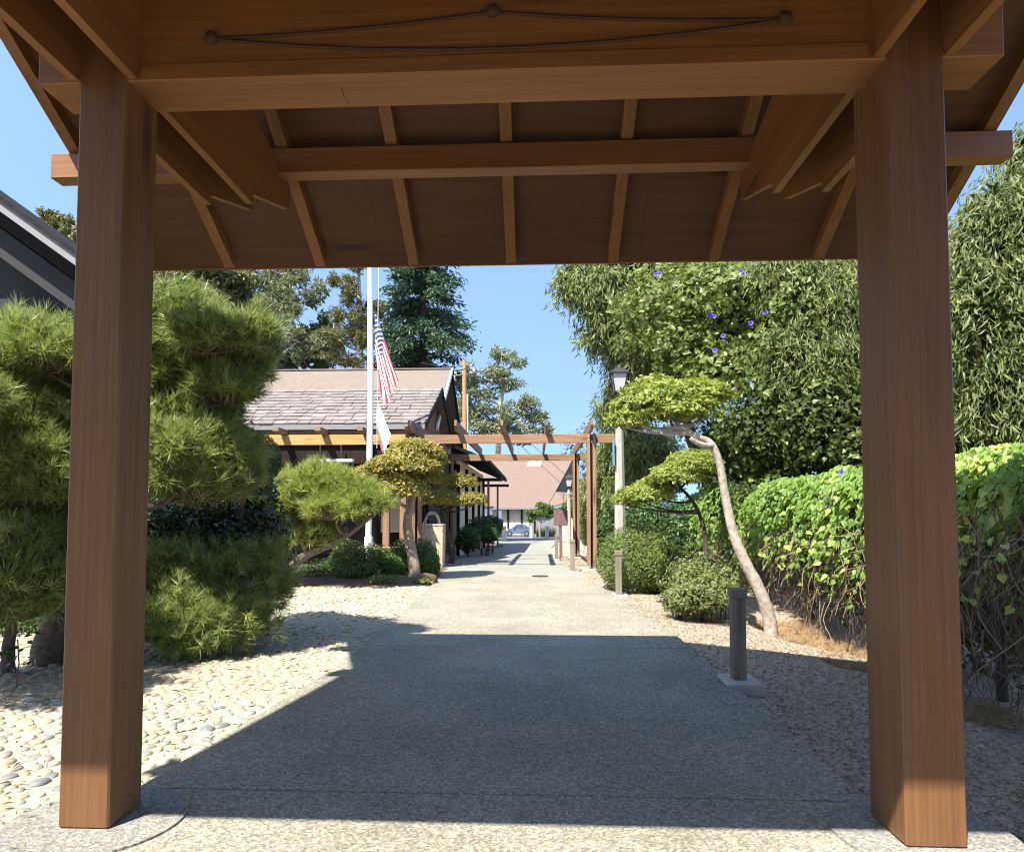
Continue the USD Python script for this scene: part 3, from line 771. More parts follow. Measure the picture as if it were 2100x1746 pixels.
# wing along the path beyond the pergola
wing = thing("eaved_wing", "cream walled wing with dark bracketed eaves beyond the pergola", "building")
YW0, YW1, XWl = 31.0, 47.0, -3.5
E0, E1 = W(1001, 945, 32.5), W(1033, 990, 47.5)
XE = -2.05
zg = zp(38)
obj("wall", bx(-14, XWl, YW0, YW1, zg - .6, 3.9, 0.01), "cream_wall", wing)
for k in range(5):
    y = YW0 + 0.05 + k * 3.8
    obj("post", bx(XWl + 0.003, XWl + 0.14, y, y + 0.16, zg - .6, 3.6), "dark_brown", wing)
for xx_ in (-4.3, -5.4, -6.5):
    obj("post", bx(xx_ - .09, xx_ + .09, YW0 - 0.10, YW0 - 0.003, zg - .2, 3.6), "dark_brown", wing)
obj("wall_beam", bx(-7, XWl + .1, YW0 - 0.12, YW0 - 0.004, 3.35, 3.62), "dark_brown", wing)
poly = [(XE, 3.62), (XE, 3.76), (-8.0, 3.76 + 5.95 * .42), (-14, 3.76), (-14, 3.62), (-8.0, 3.62 + 5.95 * .42)]
obj("roof", prism(poly, "y", YW0 - 1.6, YW1 + 1), "roof_upper", wing)
obj("eave_gutter", bx(XE - 0.02, XE + 0.06, YW0 - 1.6, YW1 + 1, 3.58, 3.78), "dark_brown", wing)
for k in range(12):
    y = YW0 - 1.3 + k * 1.5
    obj("eave_rafter", prism([(XE + .15, 3.42), (XE + .15, 3.60), (XWl - .3, 3.60 + (XE - XWl + .45) * .42), (XWl - .3, 3.42 + (XE - XWl + .45) * .42)], "y", y, y + 0.10), "near_black", wing)
for y in (YW0 + 6, YW1 - 1):
    obj("eave_bracket", bx(XWl, XE + .3, y, y + 0.14, 3.1, 3.27), "near_black", wing)
    obj("eave_strut", bx(XE - .5, XE - .38, y, y + 0.12, zg - .3, 3.1), "grey_wood", wing)

# left gabled building close by
side = thing("dark_gable_house", "dark gabled house with pale barge board at the left edge", "building")
P0, P1 = W(-10, 404, 11.0), W(152, 520, 11.0)
sg = (P1[2] - P0[2]) / (P1[0] - P0[0])
xa, xb = P0[0] - 3.0, P1[0] + 0.15
za, zb = P0[2] - sg * 3.0, P1[2] + sg * 0.15
obj("barge_board", prism([(xa, za), (xb, zb), (xb, zb - 0.17), (xa, za - 0.17)], "y", 10.95, 11.0), "grey_fascia", side)
obj("roof", prism([(xa, za + .08), (xb + .1, zb + .08 + .1 * sg), (xb + .1, zb + .1 * sg - .04), (xa, za - .04)], "y", 11.003, 12.1), "roof_dark", side)
obj("shingle_edge", prism([(xa, za + .09), (xb + .1, zb + .09 + .1 * sg), (xb + .1, zb + .1 * sg + .003), (xa, za + .003)], "y", 10.90, 11.002), "roof_dark", side)
obj("soffit", prism([(xa, za - .10), (xb, zb - .10), (xb, zb - .16), (xa, za - .16)], "y", 11.01, 12.6), "grey_soffit", side)
obj("barge_beam", prism([(xa, za - .52), (xb - .1, zb - .52 - .1 * sg), (xb - .1, zb - .95), (xa, za - 1.0)], "y", 11.5, 11.75), "near_black", side)
obj("gable_infill", prism([(xa, za - .16), (xb, zb - .16), (xb, zb - 1.2), (xb - .3, zb - 1.7), (xa, zb - 1.7)], "y", 12.3, 12.42), "grey_soffit", side)
q = W(60, 630, 12.3)
obj("tie_beam", bx(xa, xb - .2, 12.1, 12.29, q[2] - .07, q[2] + .1), "near_black", side)
obj("wall", bx(xa, xb - .3, 12.6, 12.8, -0.3, zb - .2, .01), "cream_wall", side)
for xD, w in ((10, .5), (68, .14)):
    q = W(xD, 660, 12.2)
    obj("wall_post", bx(q[0] - w / 2, q[0] + w / 2, 12.35, 12.58, -0.2, q[2] + .4), "near_black", side)

# ------------------------------------------------------------------ far building
far = thing("far_red_roof_building", "long low building with reddish brown roof at the far end of the walkway", "building")
fz = zp(95)
YFv = 92.0
ze = W(1060, 1040, YFv)[2]
slp = 0.60
ridgeY = 104.0
zr = ze + slp * (ridgeY - YFv)
xe = W(1105, 1040, YFv)[0] + 1.0
pA, pB = np.array([W(1139, 1007, 95.6)[0], 95.6, ze + slp * 3.6]), np.array([W(1176, 947, 103)[0], ridgeY, zr])
tri = lambda pts, fs: (np.array(pts, float), np.array(fs))
L0, L1 = (-26, YFv, ze), (-26, ridgeY, zr)
top = [L0, (xe, YFv, ze), pA, pB, L1]
th = np.array([0, 0, -0.22])
v = [np.array(p) for p in top]; v = v + [p + th for p in v]
f = [[0, 1, 2], [0, 2, 3], [0, 3, 4], [5, 7, 6], [5, 8, 7], [5, 9, 8]] + sum([[[i, i + 5, (i + 1) % 5 + 5], [i, (i + 1) % 5 + 5, (i + 1) % 5]] for i in range(5)], [])
obj("roof", tri(v, f), "roof_far", far)
sk = [(xe + .05, YFv, ze - .02), (W(1160, 1026, 92)[0], 92.6, W(1160, 1030, 92.6)[2]), (W(1180, 1019, 95)[0], 95, W(1180, 1022, 95)[2]), (W(1182, 1012, 100)[0], 100, W(1182, 1010, 100)[2]), tuple(pA + [0.06, 0, -.03])]
v = [np.array(p) for p in sk]; v = v + [p + th for p in v]
f = [[0, 1, 4], [1, 2, 4], [2, 3, 4], [5, 9, 6], [6, 9, 7], [7, 9, 8]] + sum([[[i, i + 5, (i + 1) % 5 + 5], [i, (i + 1) % 5 + 5, (i + 1) % 5]] for i in range(5)], [])
obj("hip_skirt", tri(v, f), "roof_far", far)
g3 = [pA + [0.05, .3, -.1], pB + [-.1, -.3, -.1], W(1185, 1008, 99.8), pA + [0.05, 1.3, -.2]]
obj("gable_wall", tri(g3, [[0, 1, 2], [1, 3, 2], [0, 2, 3], [0, 3, 1]]), "near_black", far)
obj("wall", bx(-26, 6.5, YFv + 1.0, YFv + 1.2, fz - .5, ze - 0.05, .01), "cream_wall", far)
obj("white_base", bx(-26, -1.0, YFv + .9, YFv + .995, fz - .5, fz + 1.5, .01), "white_paint", far)
for xD in (1042, 1070, 1097):
    x = W(xD, 1060, YFv + .9)[0]
    obj("mullion", bx(x - .12, x + .12, YFv + .80, YFv + .90, fz - .5, ze - .05), "dark_brown", far)
for xD in (1060, 1094):
    x = W(xD, 1060, YFv + .9)[0]
obj("side_wall", bx(-1.0, 3.0, YFv + .8, YFv + .99, fz - .5, fz + 2.3, .01), "grey_fascia", far)
obj("eave_board", bx(-26, xe, YFv - .06, YFv - .001, ze - .26, ze + .03), "grey_fascia", far)
q = W(1061, 1008, 96)
obj("roof_vent", prism([(q[0] - .25, q[2] - .4), (q[0] + .25, q[2] - .4), (q[0] + .08, q[2] + .25), (q[0] - .08, q[2] + .25)], "y", 95.8, 96.2), "grey_fascia", far)
q = W(1095, 951, 102.5)
obj("skylight", (np.array([[q[0] - 1.1, 101.9, ze + slp * 9.9 + .06], [q[0] + 1.0, 101.9, ze + slp * 9.9 + .06], [q[0] + 1.2, 103.2, ze + slp * 11.2 + .06], [q[0] - .7, 103.2, ze + slp * 11.2 + .06]]), np.array([[0, 1, 2], [0, 2, 3]])), "cream_wall", far)

whb = thing("white_kiosk", "white walled kiosk with flat pale cap beyond the dark hedge", "kiosk")
q0, q1 = W(993, 1041, 62), W(1007, 1080, 62)
obj("wall", bx(q0[0] - 1.5, q1[0], 62, 64, zp(62) - .2, q0[2], .02), "white_paint", whb)
obj("cap", bx(q0[0] - 1.6, q1[0] + .15, 61.8, 64.2, q0[2] + .002, q0[2] + .16, .02), "grey_fascia", whb)
ban = thing("blue_machine", "blue upright dispenser against the far building's wall left of the car", "dispenser")
q0, q1 = W(1021, 1047, 76), W(1029, 1064, 76)
obj("cabinet", bx(q0[0], q1[0], 76, 76.5, q1[2], q0[2], .03), "blue_banner", ban)
obj("stand", bx(q0[0] - .1, q1[0] + .15, 75.9, 76.6, zp(76), q1[2] - .002, .03), "near_black", ban)

# car
car = thing("grey_car", "blue grey saloon car parked across the far end of the walkway", "car")
cs = np.array([W(1034, 1100, 82)[0], 82.0, zp(82) + 0.004]); L = W(1092, 1100, 82)[0] - cs[0]
s = L / 4.5
S = lambda pts: [(cs[0] + x * s, cs[2] + z) for x, z in pts]
body = [(0.05, .30), (0.0, .55), (.12, .72), (1.1, .92), (3.9, .98), (4.42, .92), (4.5, .6), (4.42, .32)]
obj("body", prism(S(body), "y", 82, 83.75), "car_paint", car)
cabin = [(1.05, .925), (1.95, 1.38), (2.5, 1.46), (3.1, 1.44), (4.15, .985)]
def loft(pl, y0, y1, ins):
    n = len(pl); pl = np.array(pl); zc = pl[:, 1] - pl[:, 1].min(); k = zc / zc.max() * ins
    v = np.vstack([np.stack([pl[:, 0], y0 + k, pl[:, 1]], 1), np.stack([pl[:, 0], y1 - k, pl[:, 1]], 1)])
    f = sum([[[i, (i + 1) % n, (i + 1) % n + n], [i, (i + 1) % n + n, i + n]] for i in range(n)], []) + [[0, i + 1, i] for i in range(1, n - 1)] + [[n, n + i, n + i + 1] for i in range(1, n - 1)]
    return v, np.array(f)
obj("cabin", loft(S(cabin), 82.02, 83.73, .22), "car_paint", car)
for pl in ([(1.30, .97), (1.95, 1.33), (2.3, 1.38), (2.3, .97)], [(2.36, .97), (2.36, 1.385), (3.05, 1.375), (3.2, .97)], [(3.27, .985), (3.13, 1.36), (3.9, 1.02)]):
    v, f = loft(S(pl), 81.99, 82.03, 0); k = (v[:, 2] - cs[2] - .93) / .53 * .22; v[:, 1] += k
    obj("side_window", (v, f), "car_glass", car)
obj("windscreen", (np.array([(cs[0] + 1.10 * s, 82.1, cs[2] + .95), (cs[0] + 1.93 * s, 82.26, cs[2] + 1.385), (cs[0] + 1.93 * s, 83.5, cs[2] + 1.385), (cs[0] + 1.10 * s, 83.65, cs[2] + .95)]) + [-.015, 0, .012], [[0, 1, 2], [0, 2, 3]]), "car_glass_bright", car)
for x in (.85, 3.55):
    for y in (81.98, 83.6):
        m = trimesh.creation.cylinder(.33, .2, sections=20); m.apply_transform(trimesh.transformations.rotation_matrix(math.pi / 2, [1, 0, 0])); m.apply_translation([cs[0] + x * s, y + .08, cs[2] + .33])
        wl = obj("wheel", (np.array(m.vertices), np.array(m.faces)), "tyre", car)
        m = trimesh.creation.cylinder(.2, .03, sections=16); m.apply_transform(trimesh.transformations.rotation_matrix(math.pi / 2, [1, 0, 0])); m.apply_translation([cs[0] + x * s, y - .03, cs[2] + .33])
        obj("rim", (np.array(m.vertices), np.array(m.faces)), "rim", wl)
obj("headlight", prism(S([(.03, .66), (.14, .735), (.6, .82), (.5, .70)]), "y", 81.985, 82.3), "lamp_lens", car)
obj("mirror", bx(cs[0] + 1.5 * s, cs[0] + 1.68 * s, 81.85, 82.0, cs[2] + .93, cs[2] + 1.05), "car_paint", car)

# far concrete bollards
cb = thing("concrete_bollard", "pale concrete bollard at the tail of the parked car", "bollard", "concrete bollards at the car park", (W(1090, 1098, 74)[0], 74, zp(74)))
m = trimesh.creation.cylinder(.19, 1.15, sections=16); m.apply_translation([0, 0, .57]); obj("shaft", (np.array(m.vertices), np.array(m.faces)), "concrete_plain", cb, smooth=40)
m = trimesh.creation.cylinder(.21, .06, sections=16); m.apply_translation([0, 0, 1.18]); obj("cap", (np.array(m.vertices), np.array(m.faces)), "concrete_plain", cb, smooth=40)
dup(cb, (W(1122, 1098, 70)[0], 70, zp(70)), "pale concrete bollard under the small far tree")
dup(cb, (W(1034, 1100, 58)[0], 58, zp(58)), "pale concrete bollard in front of the parked car's nose")

# sign posts
for xD, Y, w, lab in ((1143.5, 25.0, .275, "brown square sign panel on a post, left of the pair near the farthest bollard"), (1158, 27.6, .24, "brown square sign panel on a post, right of the pair beside the far lamp")):
    t = thing("path_sign", lab, "sign", "brown sign panels beside the walkway")
    q = W(xD, 1060, Y); zt = W(xD, 1045, Y)[2]; zb_ = W(xD, 1077, Y)[2]
    obj("panel", bx(q[0] - w / 2, q[0] + w / 2, Y, Y + .025, zb_, zt, .004), "sign_brown", t)
    xx0 = q[0] + (w / 2 - .05 if xD < 1150 else -w / 2 + .0)
    obj("post", bx(xx0 - .03, xx0 + .03, Y + .027, Y + .09, mz(np.array(q[0]), np.array(Y)) - .1, zt - .03, .004), "sign_brown", t)
    obj("bolt", bx(xx0 - .012, xx0 + .012, Y - .008, Y - .0005, zt - .1, zt - .076, .002), "bolt_steel", t)

# slatted low enclosure
enc = thing("slatted_enclosure", "low pale pink slatted enclosure behind the far lamp post", "fence")
q0, q1 = W(1152, 1082, 36), W(1181, 1111, 36)
nn = 9
for k in range(nn):
    xa_, xb_ = q0[0] + (q1[0] - q0[0]) * k / nn, q0[0] + (q1[0] - q0[0]) * (k + 1) / nn
    obj("slat", bx(xa_ + .008, xb_ - .008, 36, 36.03, q1[2], q0[2] - .02 * (k % 2), .003), "pink_slat", enc)
obj("rail", bx(q0[0], q1[0], 36.032, 36.08, q0[2] - .15, q0[2] - .05, .003), "pink_slat", enc)

# ------------------------------------------------------------------ lamps
def lamp_post(label, loc, H=4.75, S=1.0):
    t = thing("lamp_post", label, "street lamp", "tapered lamp posts along the walkway", loc)
    a = np.arange(8) * math.pi / 4 + math.pi / 8
    g = Geo(); v = []
    for z, r in ((-.3, .15), (0, .15), (H - 1.05, .085), (H - 1.04, .10), (H - .95, .10), (H - .94, .07), (H - .78, .065)):
        v += [(r * math.cos(q), r * math.sin(q), z) for q in a]
    f = [[r * 8 + i, r * 8 + (i + 1) % 8, (r + 1) * 8 + (i + 1) % 8, (r + 1) * 8 + i] for r in range(6) for i in range(8)]
    g.add(v, f); obj("pole", g, "concrete_pole", t)
    z0 = H - .78
    g = Geo(); v = []
    for z, r in ((z0, .05), (z0 + .05, .11), (z0 + .12, .05)):
        v += [(r * math.cos(q), r * math.sin(q), z) for q in a]
    g.add(v, [[r * 8 + i, r * 8 + (i + 1) % 8, (r + 1) * 8 + (i + 1) % 8, (r + 1) * 8 + i] for r in range(2) for i in range(8)]); obj("collar", g, "dark_iron", t)
    zb, zt, rb, rt = z0 + .13, z0 + .52, .10, .175
    q4 = [(-1, -1), (1, -1), (1, 1), (-1, 1)]
    v = [(x * (rb - .008), y * (rb - .008), zb) for x, y in q4] + [(x * (rt - .008), y * (rt - .008), zt) for x, y in q4]
    ln = obj("lantern_glass", (v, [[0, 1, 5], [0, 5, 4], [1, 2, 6], [1, 6, 5], [2, 3, 7], [2, 7, 6], [3, 0, 4], [3, 4, 7], [0, 2, 1], [0, 3, 2]]), "frosted_glass", t)
    for x, y in q4:
        obj("frame_bar", tube([(x * rb, y * rb, zb - .02), (x * rt, y * rt, zt + .01)], .013, 5), "dark_iron", t)
    obj("frame_base", bx(-rb - .02, rb + .02, -rb - .02, rb + .02, zb - .035, zb - .002, .004), "dark_iron", t)
    g = Geo(); v = [(x * (rt + .045), y * (rt + .045), zt + .012) for x, y in q4] + [(x * .10, y * .10, zt + .12) for x, y in q4] + [(x * .03, y * .03, zt + .16) for x, y in q4] + [(0, 0, zt + .25)]
    f = [[r * 4 + i, r * 4 + (i + 1) % 4, (r + 1) * 4 + (i + 1) % 4] for r in range(2) for i in range(4)] + [[r * 4 + i, (r + 1) * 4 + (i + 1) % 4, (r + 1) * 4 + i] for r in range(2) for i in range(4)] + [[8 + i, 8 + (i + 1) % 4, 12] for i in range(4)] + [[0, 2, 1], [0, 3, 2]]
    g.add(v, f); obj("lantern_cap", g, "dark_iron", t)
    return t


zt_ = W(1269, 744, 16.2)
lp = lamp_post("near lamp post with dark lantern, rising behind the leaning tree's flat crown", (zt_[0], 16.2, zt_[2] - 4.75))
dup(lp, (W(1167, 1110, 34)[0], 34, W(1167, 969, 34)[2] - 4.75), "smaller distant lamp post beside the brown signs and slatted enclosure")
tsn = thing("pole_sign", "teal sign plate fixed to the side of the near lamp post", "sign")
q = W(1259, 928, 16.2); q2 = W(1259, 955, 16.2)
obj("plate", bx(q[0] - .025, q[0] + .0, 16.05, 16.32, q2[2], q[2] + .28, .004), "teal_sign", tsn)
obj("bracket", bx(q[0] + .0015, q[0] + .09, 16.17, 16.23, q[2], q[2] + .04, .003), "dark_iron", tsn)

# ------------------------------------------------------------------ flagpole and flags
YFl = 18.2
bp = W(756, 1117, YFl); tpx = W(758.5, 560, YFl)
fp = thing("flagpole", "white painted flagpole rising in front of the pavilion roof", "flagpole")
obj("pole", tube([(bp[0], YFl, 0.55), (bp[0] + .01, YFl, 5), (tpx[0], YFl, tpx[2]), (tpx[0] + .02, YFl, 11.5)], [.082, .078, .066, .05], 16), "white_paint", fp, smooth=40)
obj("sleeve", tube([(bp[0], YFl, -0.1), (bp[0], YFl, 0.9)], .115, 16), "white_paint", fp, smooth=40)
obj("halyard", tube([(bp[0] + .20, YFl - .02, 3.2), (bp[0] + .20, YFl - .02, 8), (tpx[0] + .1, YFl, 11.4)], .006, 4), "white_paint", fp)
m = trimesh.creation.icosphere(2, .11); m.apply_translation([tpx[0] + .02, YFl, 11.6]); obj("finial", (np.array(m.vertices), np.array(m.faces)), "bolt_steel", fp, smooth=True)


def cloth(c00, c01, c10, c11, u0, u1, v0, v1, nu, nv, amp, off=0.0, fold=2.3):
    """c00 hoist top, c01 hoist bottom, c10 fly top, c11 fly bottom; a patch of the draped sheet"""
    U, V = np.meshgrid(np.linspace(u0, u1, nu), np.linspace(v0, v1, nv))
    p = ((1 - U) * (1 - V))[..., None] * c00 + ((1 - U) * V)[..., None] * c01 + (U * (1 - V))[..., None] * c10 + (U * V)[..., None] * c11
    ph = 2 * np.pi * (fold * V + 0.7 * U)
    p = p + np.stack([amp * .30 * np.sin(ph * 1.3 + 1) * U, amp * np.sin(ph) * (0.3 + .7 * U) + amp * .4 * np.sin(ph * 2.1) * U, amp * .25 * np.cos(ph) * U], -1)
    p[..., 1] += off
    q = np.arange(nu * nv).reshape(nv, nu)
    f = np.stack([q[:-1, :-1], q[:-1, 1:], q[1:, 1:], q[1:, :-1]], -1).reshape(-1, 4)
    return p.reshape(-1, 3), np.vstack([f[:, [0, 1, 2]], f[:, [0, 2, 3]]])


fl = thing("striped_flag", "red and white striped flag with starred blue canton hanging limp on the flagpole", "flag")
yq = YFl - .02
C = [W(768, 636, yq), W(771, 738, yq), W(818, 782, yq), W(788, 836, yq)]
for k in range(13):
    v0, v1 = k / 13, (k + 1) / 13
    obj("stripe", cloth(*C, (0.4 if k < 7 else 0.0), 1, v0, v1, 16, 4, .075), "cloth_red" if k % 2 == 0 else "cloth_white", fl, smooth=True)
obj("canton", cloth(*C, 0, .4, 0, 7 / 13, 9, 22, .075), "cloth_blue", fl, smooth=True)
for r in range(9):
    for c in range(6 if r % 2 == 0 else 5):
        uu = .4 * ((c + .5 + (.5 if r % 2 else 0)) / 6); vv = 7 / 13 * (r + 1) / 10
        p, _ = cloth(*C, uu, uu + .001, vv, vv + .001, 2, 2, .075, -.006)
        ce = p[0]; a5 = np.arange(10) * math.pi / 5 + math.pi / 2; rr = np.where(np.arange(10) % 2 == 0, .034, .015)
        v = np.vstack([ce, np.stack([ce[0] + rr * np.cos(a5), np.full(10, ce[1]), ce[2] + rr * np.sin(a5)], 1)])
        obj("star", (v, [[0, 1 + i, 1 + (i + 1) % 10] for i in range(10)]), "cloth_white", fl)
fl2 = thing("white_flag", "white flag with red lower edge hanging limp below the striped flag", "flag")
C2 = [W(774, 822, yq), W(771, 872, yq), W(802, 890, yq), W(787, 938, yq)]
obj("field", cloth(C2[0], C2[1], C2[2], C2[3], 0, 1, 0, .84, 16, 14, .05), "cloth_white", fl2, smooth=True)
obj("red_stripe", cloth(C2[0], C2[1], C2[2], C2[3], 0, 1, .84, 1, 16, 4, .05), "cloth_maroon", fl2, smooth=True)

# ------------------------------------------------------------------ litter bin
lb = thing("litter_bin", "tan pebbled concrete litter bin with arched handle top beside the walkway", "litter bin")
q0, q1 = W(862, 1160, 19.9), W(908, 1078, 19.9)
bw = q1[0] - q0[0]; zt_b = q1[2]; xb0 = q0[0]
g = Geo(); d_ = .60
v = [(xb0 + .02, 19.9, -.05), (xb0 + bw - .01, 19.9, -.05), (xb0 + bw - .01, 19.9 + d_, -.05), (xb0 + .02, 19.9 + d_, -.05), (xb0, 19.88, zt_b), (xb0 + bw, 19.88, zt_b), (xb0 + bw, 19.92 + d_, zt_b), (xb0, 19.92 + d_, zt_b)]
g.add(v, [[0, 1, 5], [0, 5, 4], [1, 2, 6], [1, 6, 5], [2, 3, 7], [2, 7, 6], [3, 0, 4], [3, 4, 7], [4, 5, 6], [4, 6, 7]])
obj("body", g, "bin_aggregate", lb)
obj("rim", bx(xb0 - .012, xb0 + bw + .012, 19.865, 19.935 + d_, zt_b + .002, zt_b + .05), "bin_aggregate", lb)
xm = xb0 + bw * .45
arc = [(xm - .22, 20.2, zt_b + .04), (xm - .17, 20.2, zt_b + .22), (xm - .09, 20.2, zt_b + .34), (xm + .09, 20.2, zt_b + .34), (xm + .17, 20.2, zt_b + .22), (xm + .22, 20.2, zt_b + .04)]
obj("handle_arch", tube(curve(arc, 20), .045, 8), "bin_aggregate", lb, smooth=True)

# ------------------------------------------------------------------ utility pole
up_ = thing("utility_pole", "weathered wooden utility pole with crossarm behind the dark gable", "utility pole")
Yu = 46.0
q = W(952, 737, Yu); qb = W(954, 905, Yu)
obj("pole", tube([(qb[0] + .05, Yu, -1), (q[0], Yu, q[2])], [.19, .14], 12), "pole_wood", up_, smooth=40)
obj("conduit", tube([(q[0] + .24, Yu, -1), (q[0] + .22, Yu, W(957, 808, Yu)[2])], .05, 8), "white_paint", up_)
q1, q2 = W(928, 757, Yu - .3), W(974, 762, Yu - .3)
q3, q4 = W(936, 772, Yu), W(976, 768, Yu)
obj("crossarm", tube([W(930, 751, Yu - .2), W(972, 747, Yu + .1)], .05, 6), "grey_wood", up_)
obj("crossarm", tube([W(934, 770, Yu - .2), W(974, 764, Yu + .1)], .05, 6), "grey_wood", up_)
for x, y in ((934, 762), (931, 774), (972, 757), (966, 752)):
    a_ = W(x, y, Yu); m = trimesh.creation.capsule(.14, .09, count=[8, 8]); m.apply_translation(a_)
    obj("insulator", (np.array(m.vertices), np.array(m.faces)), "insulator", up_, smooth=True)
for (x0, y0_, x1, y1_, Y1) in ((958, 800, 1150, 990, 96), (958, 780, 1166, 978, 99), (930, 752, 800, 725, 60), (972, 748, 905, 757, 35)):
    a_, b_ = W(x0, y0_, Yu), W(x1, y1_, Y1); t = np.linspace(0, 1, 16)[:, None]
    obj("wire", tube(a_ * (1 - t) + b_ * t - np.array([0, 0, .8]) * (t * (1 - t)), .035, 4), "dark_iron", up_)

# ------------------------------------------------------------------ vegetation tools
def dome_points(rng, n, c, r, low=0.35, shell=0.22, rough=0.18, seed=0, flip=True):
    """points and outward normals on an uneven, flat bottomed foliage pad"""
    d = rnd_dir(rng, n)
    if flip:
        d[:, 2] = np.where(d[:, 2] < -0.25, -d[:, 2], d[:, 2])
    k = 1 - shell * rng.random(n) ** 1.4 + rough * 2 * (meshkit.fbm(d * 2.3 + seed * 7.1, 3, seed) - 0.5)
    p = d * k[:, None]
    p[:, 2] = np.where(p[:, 2] < 0, p[:, 2] * low, p[:, 2])
    return np.asarray(c) + p * np.asarray(r), unit(d / np.asarray(r))


def leaf_pad(g, rng, n, c, r, size, ratio=0.5, up=0.6, seed=0, kind="oval", rough=0.18, shell=0.25, low=0.35):
    P, N = dome_points(rng, n, c, r, low, shell, rough, seed, low < 0.6)
    N = unit(N + up * np.array([0, 0, 1]) * rng.random((n, 1)) + rng.normal(0, .45, (n, 3)))
    T = np.cross(N, rnd_dir(rng, n)) + 0.35 * (P - np.asarray(c))
    L = size * rng.uniform(.65, 1.25, n)
    leaves(g, P, T, N, L, L * ratio, kind)


def tufts(g, rng, P, D, n, length, width=0.0105, spread=1.0):
    """brushes of pine needles: at each point P, n needles round direction D"""
    m = len(P)
    Pn = np.repeat(P, n, 0); Dn = np.repeat(unit(D), n, 0)
    T = unit(Dn + spread * rng.normal(size=(m * n, 3)) * rng.uniform(.35, 1, (m * n, 1)))
    base = Pn - Dn * 0.05 * rng.random((m * n, 1))
    leaves(g, base, T, rnd_dir(rng, m * n), length * rng.uniform(.7, 1.15, m * n), width, "needle")


def pine_pad(pine, rng, c, r, nt, length, k=34, mat="needles", seed=0, anchor=None, width=0.0105, low=0.45):
    P, N = dome_points(rng, nt, c, r, low, 0.45, 0.42, seed, low < 0.6)
    P = P + N * (rng.random((nt, 1)) ** 3) * 0.16
    D = N * 1.0 + np.array([0, 0, 0.5]) + 0.4 * rng.normal(size=N.shape)
    g = Geo(); tufts(g, rng, P, D, k, length, width)
    pad = obj("needle_pad", g, mat, pine)
    g = Geo()
    m = max(nt // 6, 8)
    Q, Nq = dome_points(rng, m, np.asarray(c) - [0, 0, r[2] * .15], np.asarray(r) * .8, 0.4, .5, .2, seed + 3)
    tufts(g, rng, Q, Nq + np.array([0, 0, -.35]), 16, length * .9, width)
    obj("old_needles", g, "needles_old", pad)
    g = Geo()
    a = np.asarray(c) - np.array([0, 0, r[2] * 0.45]) if anchor is None else np.asarray(anchor)
    for q in P[rng.choice(nt, min(nt, 46), replace=False)]:
        mid = a * .45 + q * .55 + rng.normal(0, .05, 3) - np.array([0, 0, .05])
        g.add(*tube(np.array([a, mid, q]), [.014, .009, .004], 4, cap=False))
    obj("twigs", g, "twig_brown", pad)
    return a


def pad_at(x, y, hw, hh, Y, depth=1.0):
    c = W(x, y, Y); k = PXM(Y)
    return c, np.array([hw * k, hw * k * depth, hh * k])


def eucalypt(g, rng, centres, per, length=0.17, droop=0.8, spread=0.45):
    """hanging sprays of sickle leaves round each centre"""
    m = len(centres); n = m * per
    t = rng.random((m, per))
    d = unit(np.stack([rng.normal(0, 1, m), rng.normal(0, 1, m), rng.normal(-.5, .5, m)], 1))
    P = centres[:, None] + d[:, None] * (t[..., None] * spread) + np.array([0, 0, -1]) * (t ** 2)[..., None] * spread * .5 + rng.normal(0, .05, (m, per, 3))
    P = P.reshape(-1, 3)
    T = unit(np.repeat(d, per, 0) * .5 + rng.normal(0, .45, (n, 3)) + np.array([0, 0, -droop]))
    leaves(g, P, T, rnd_dir(rng, n), length * rng.uniform(.6, 1.2, n), .026 * length / .17 * rng.uniform(.7, 1.3, n), "sickle")


def blob_centres(rng, blobs, density, shell=0.4, seed=0, keep=None):
    out = []
    for i, (c, r) in enumerate(blobs):
        r = np.asarray(r, float)
        n = int(density * (r[0] * r[1] * r[2]) ** (2 / 3))
        d = rnd_dir(rng, n)
        k = 1 - shell * rng.random(n) ** 1.3 + .5 * (meshkit.fbm(d * 2.2 + i * 5.3 + seed, 3, seed + i) - .5)
        out.append(np.asarray(c) + d * r * k[:, None])
    p = np.vstack(out)
    return p if keep is None else p[keep(p)]


# ------------------------------------------------------------------ big black pine at the left
rng = np.random.default_rng(21)
pine = thing("black_pine", "large sprawling black pine with layered needle pads behind the gate's left post", "pine tree")
YT = 7.7
b0 = W(95, 1345, 7.3); b0[2] = -0.1
tr = [b0, W(140, 1240, 7.4), W(230, 1110, 7.5), W(285, 960, 7.5), W(330, 850, 7.5), W(390, 740, 7.5)]
g = Geo(); trunk = limb(g, tr, .17, .045, 4, 40); obj("trunk", g, "bark_pine", pine, smooth=True)
PADS = [(370, 672, 95, 72, 7.5), (290, 700, 80, 62, 7.3), (470, 715, 92, 62, 7.4), (400, 780, 120, 72, 7.8), (455, 805, 78, 48, 7.5), (310, 790, 90, 70, 7.5), (425, 700, 80, 60, 7.2), (345, 860, 100, 60, 7.6),
        (95, 738, 110, 62, 6.9), (20, 765, 70, 50, 6.8), (-20, 830, 85, 70, 6.7), (50, 870, 85, 60, 6.9), (75, 965, 120, 80, 6.9), (0, 1000, 90, 75, 6.8), (110, 1010, 80, 60, 7.0), (-30, 930, 80, 60, 6.7),
        (345, 930, 85, 65, 7.1), (415, 935, 110, 75, 7.6), (365, 985, 80, 52, 7.2), (440, 985, 90, 45, 7.7)]
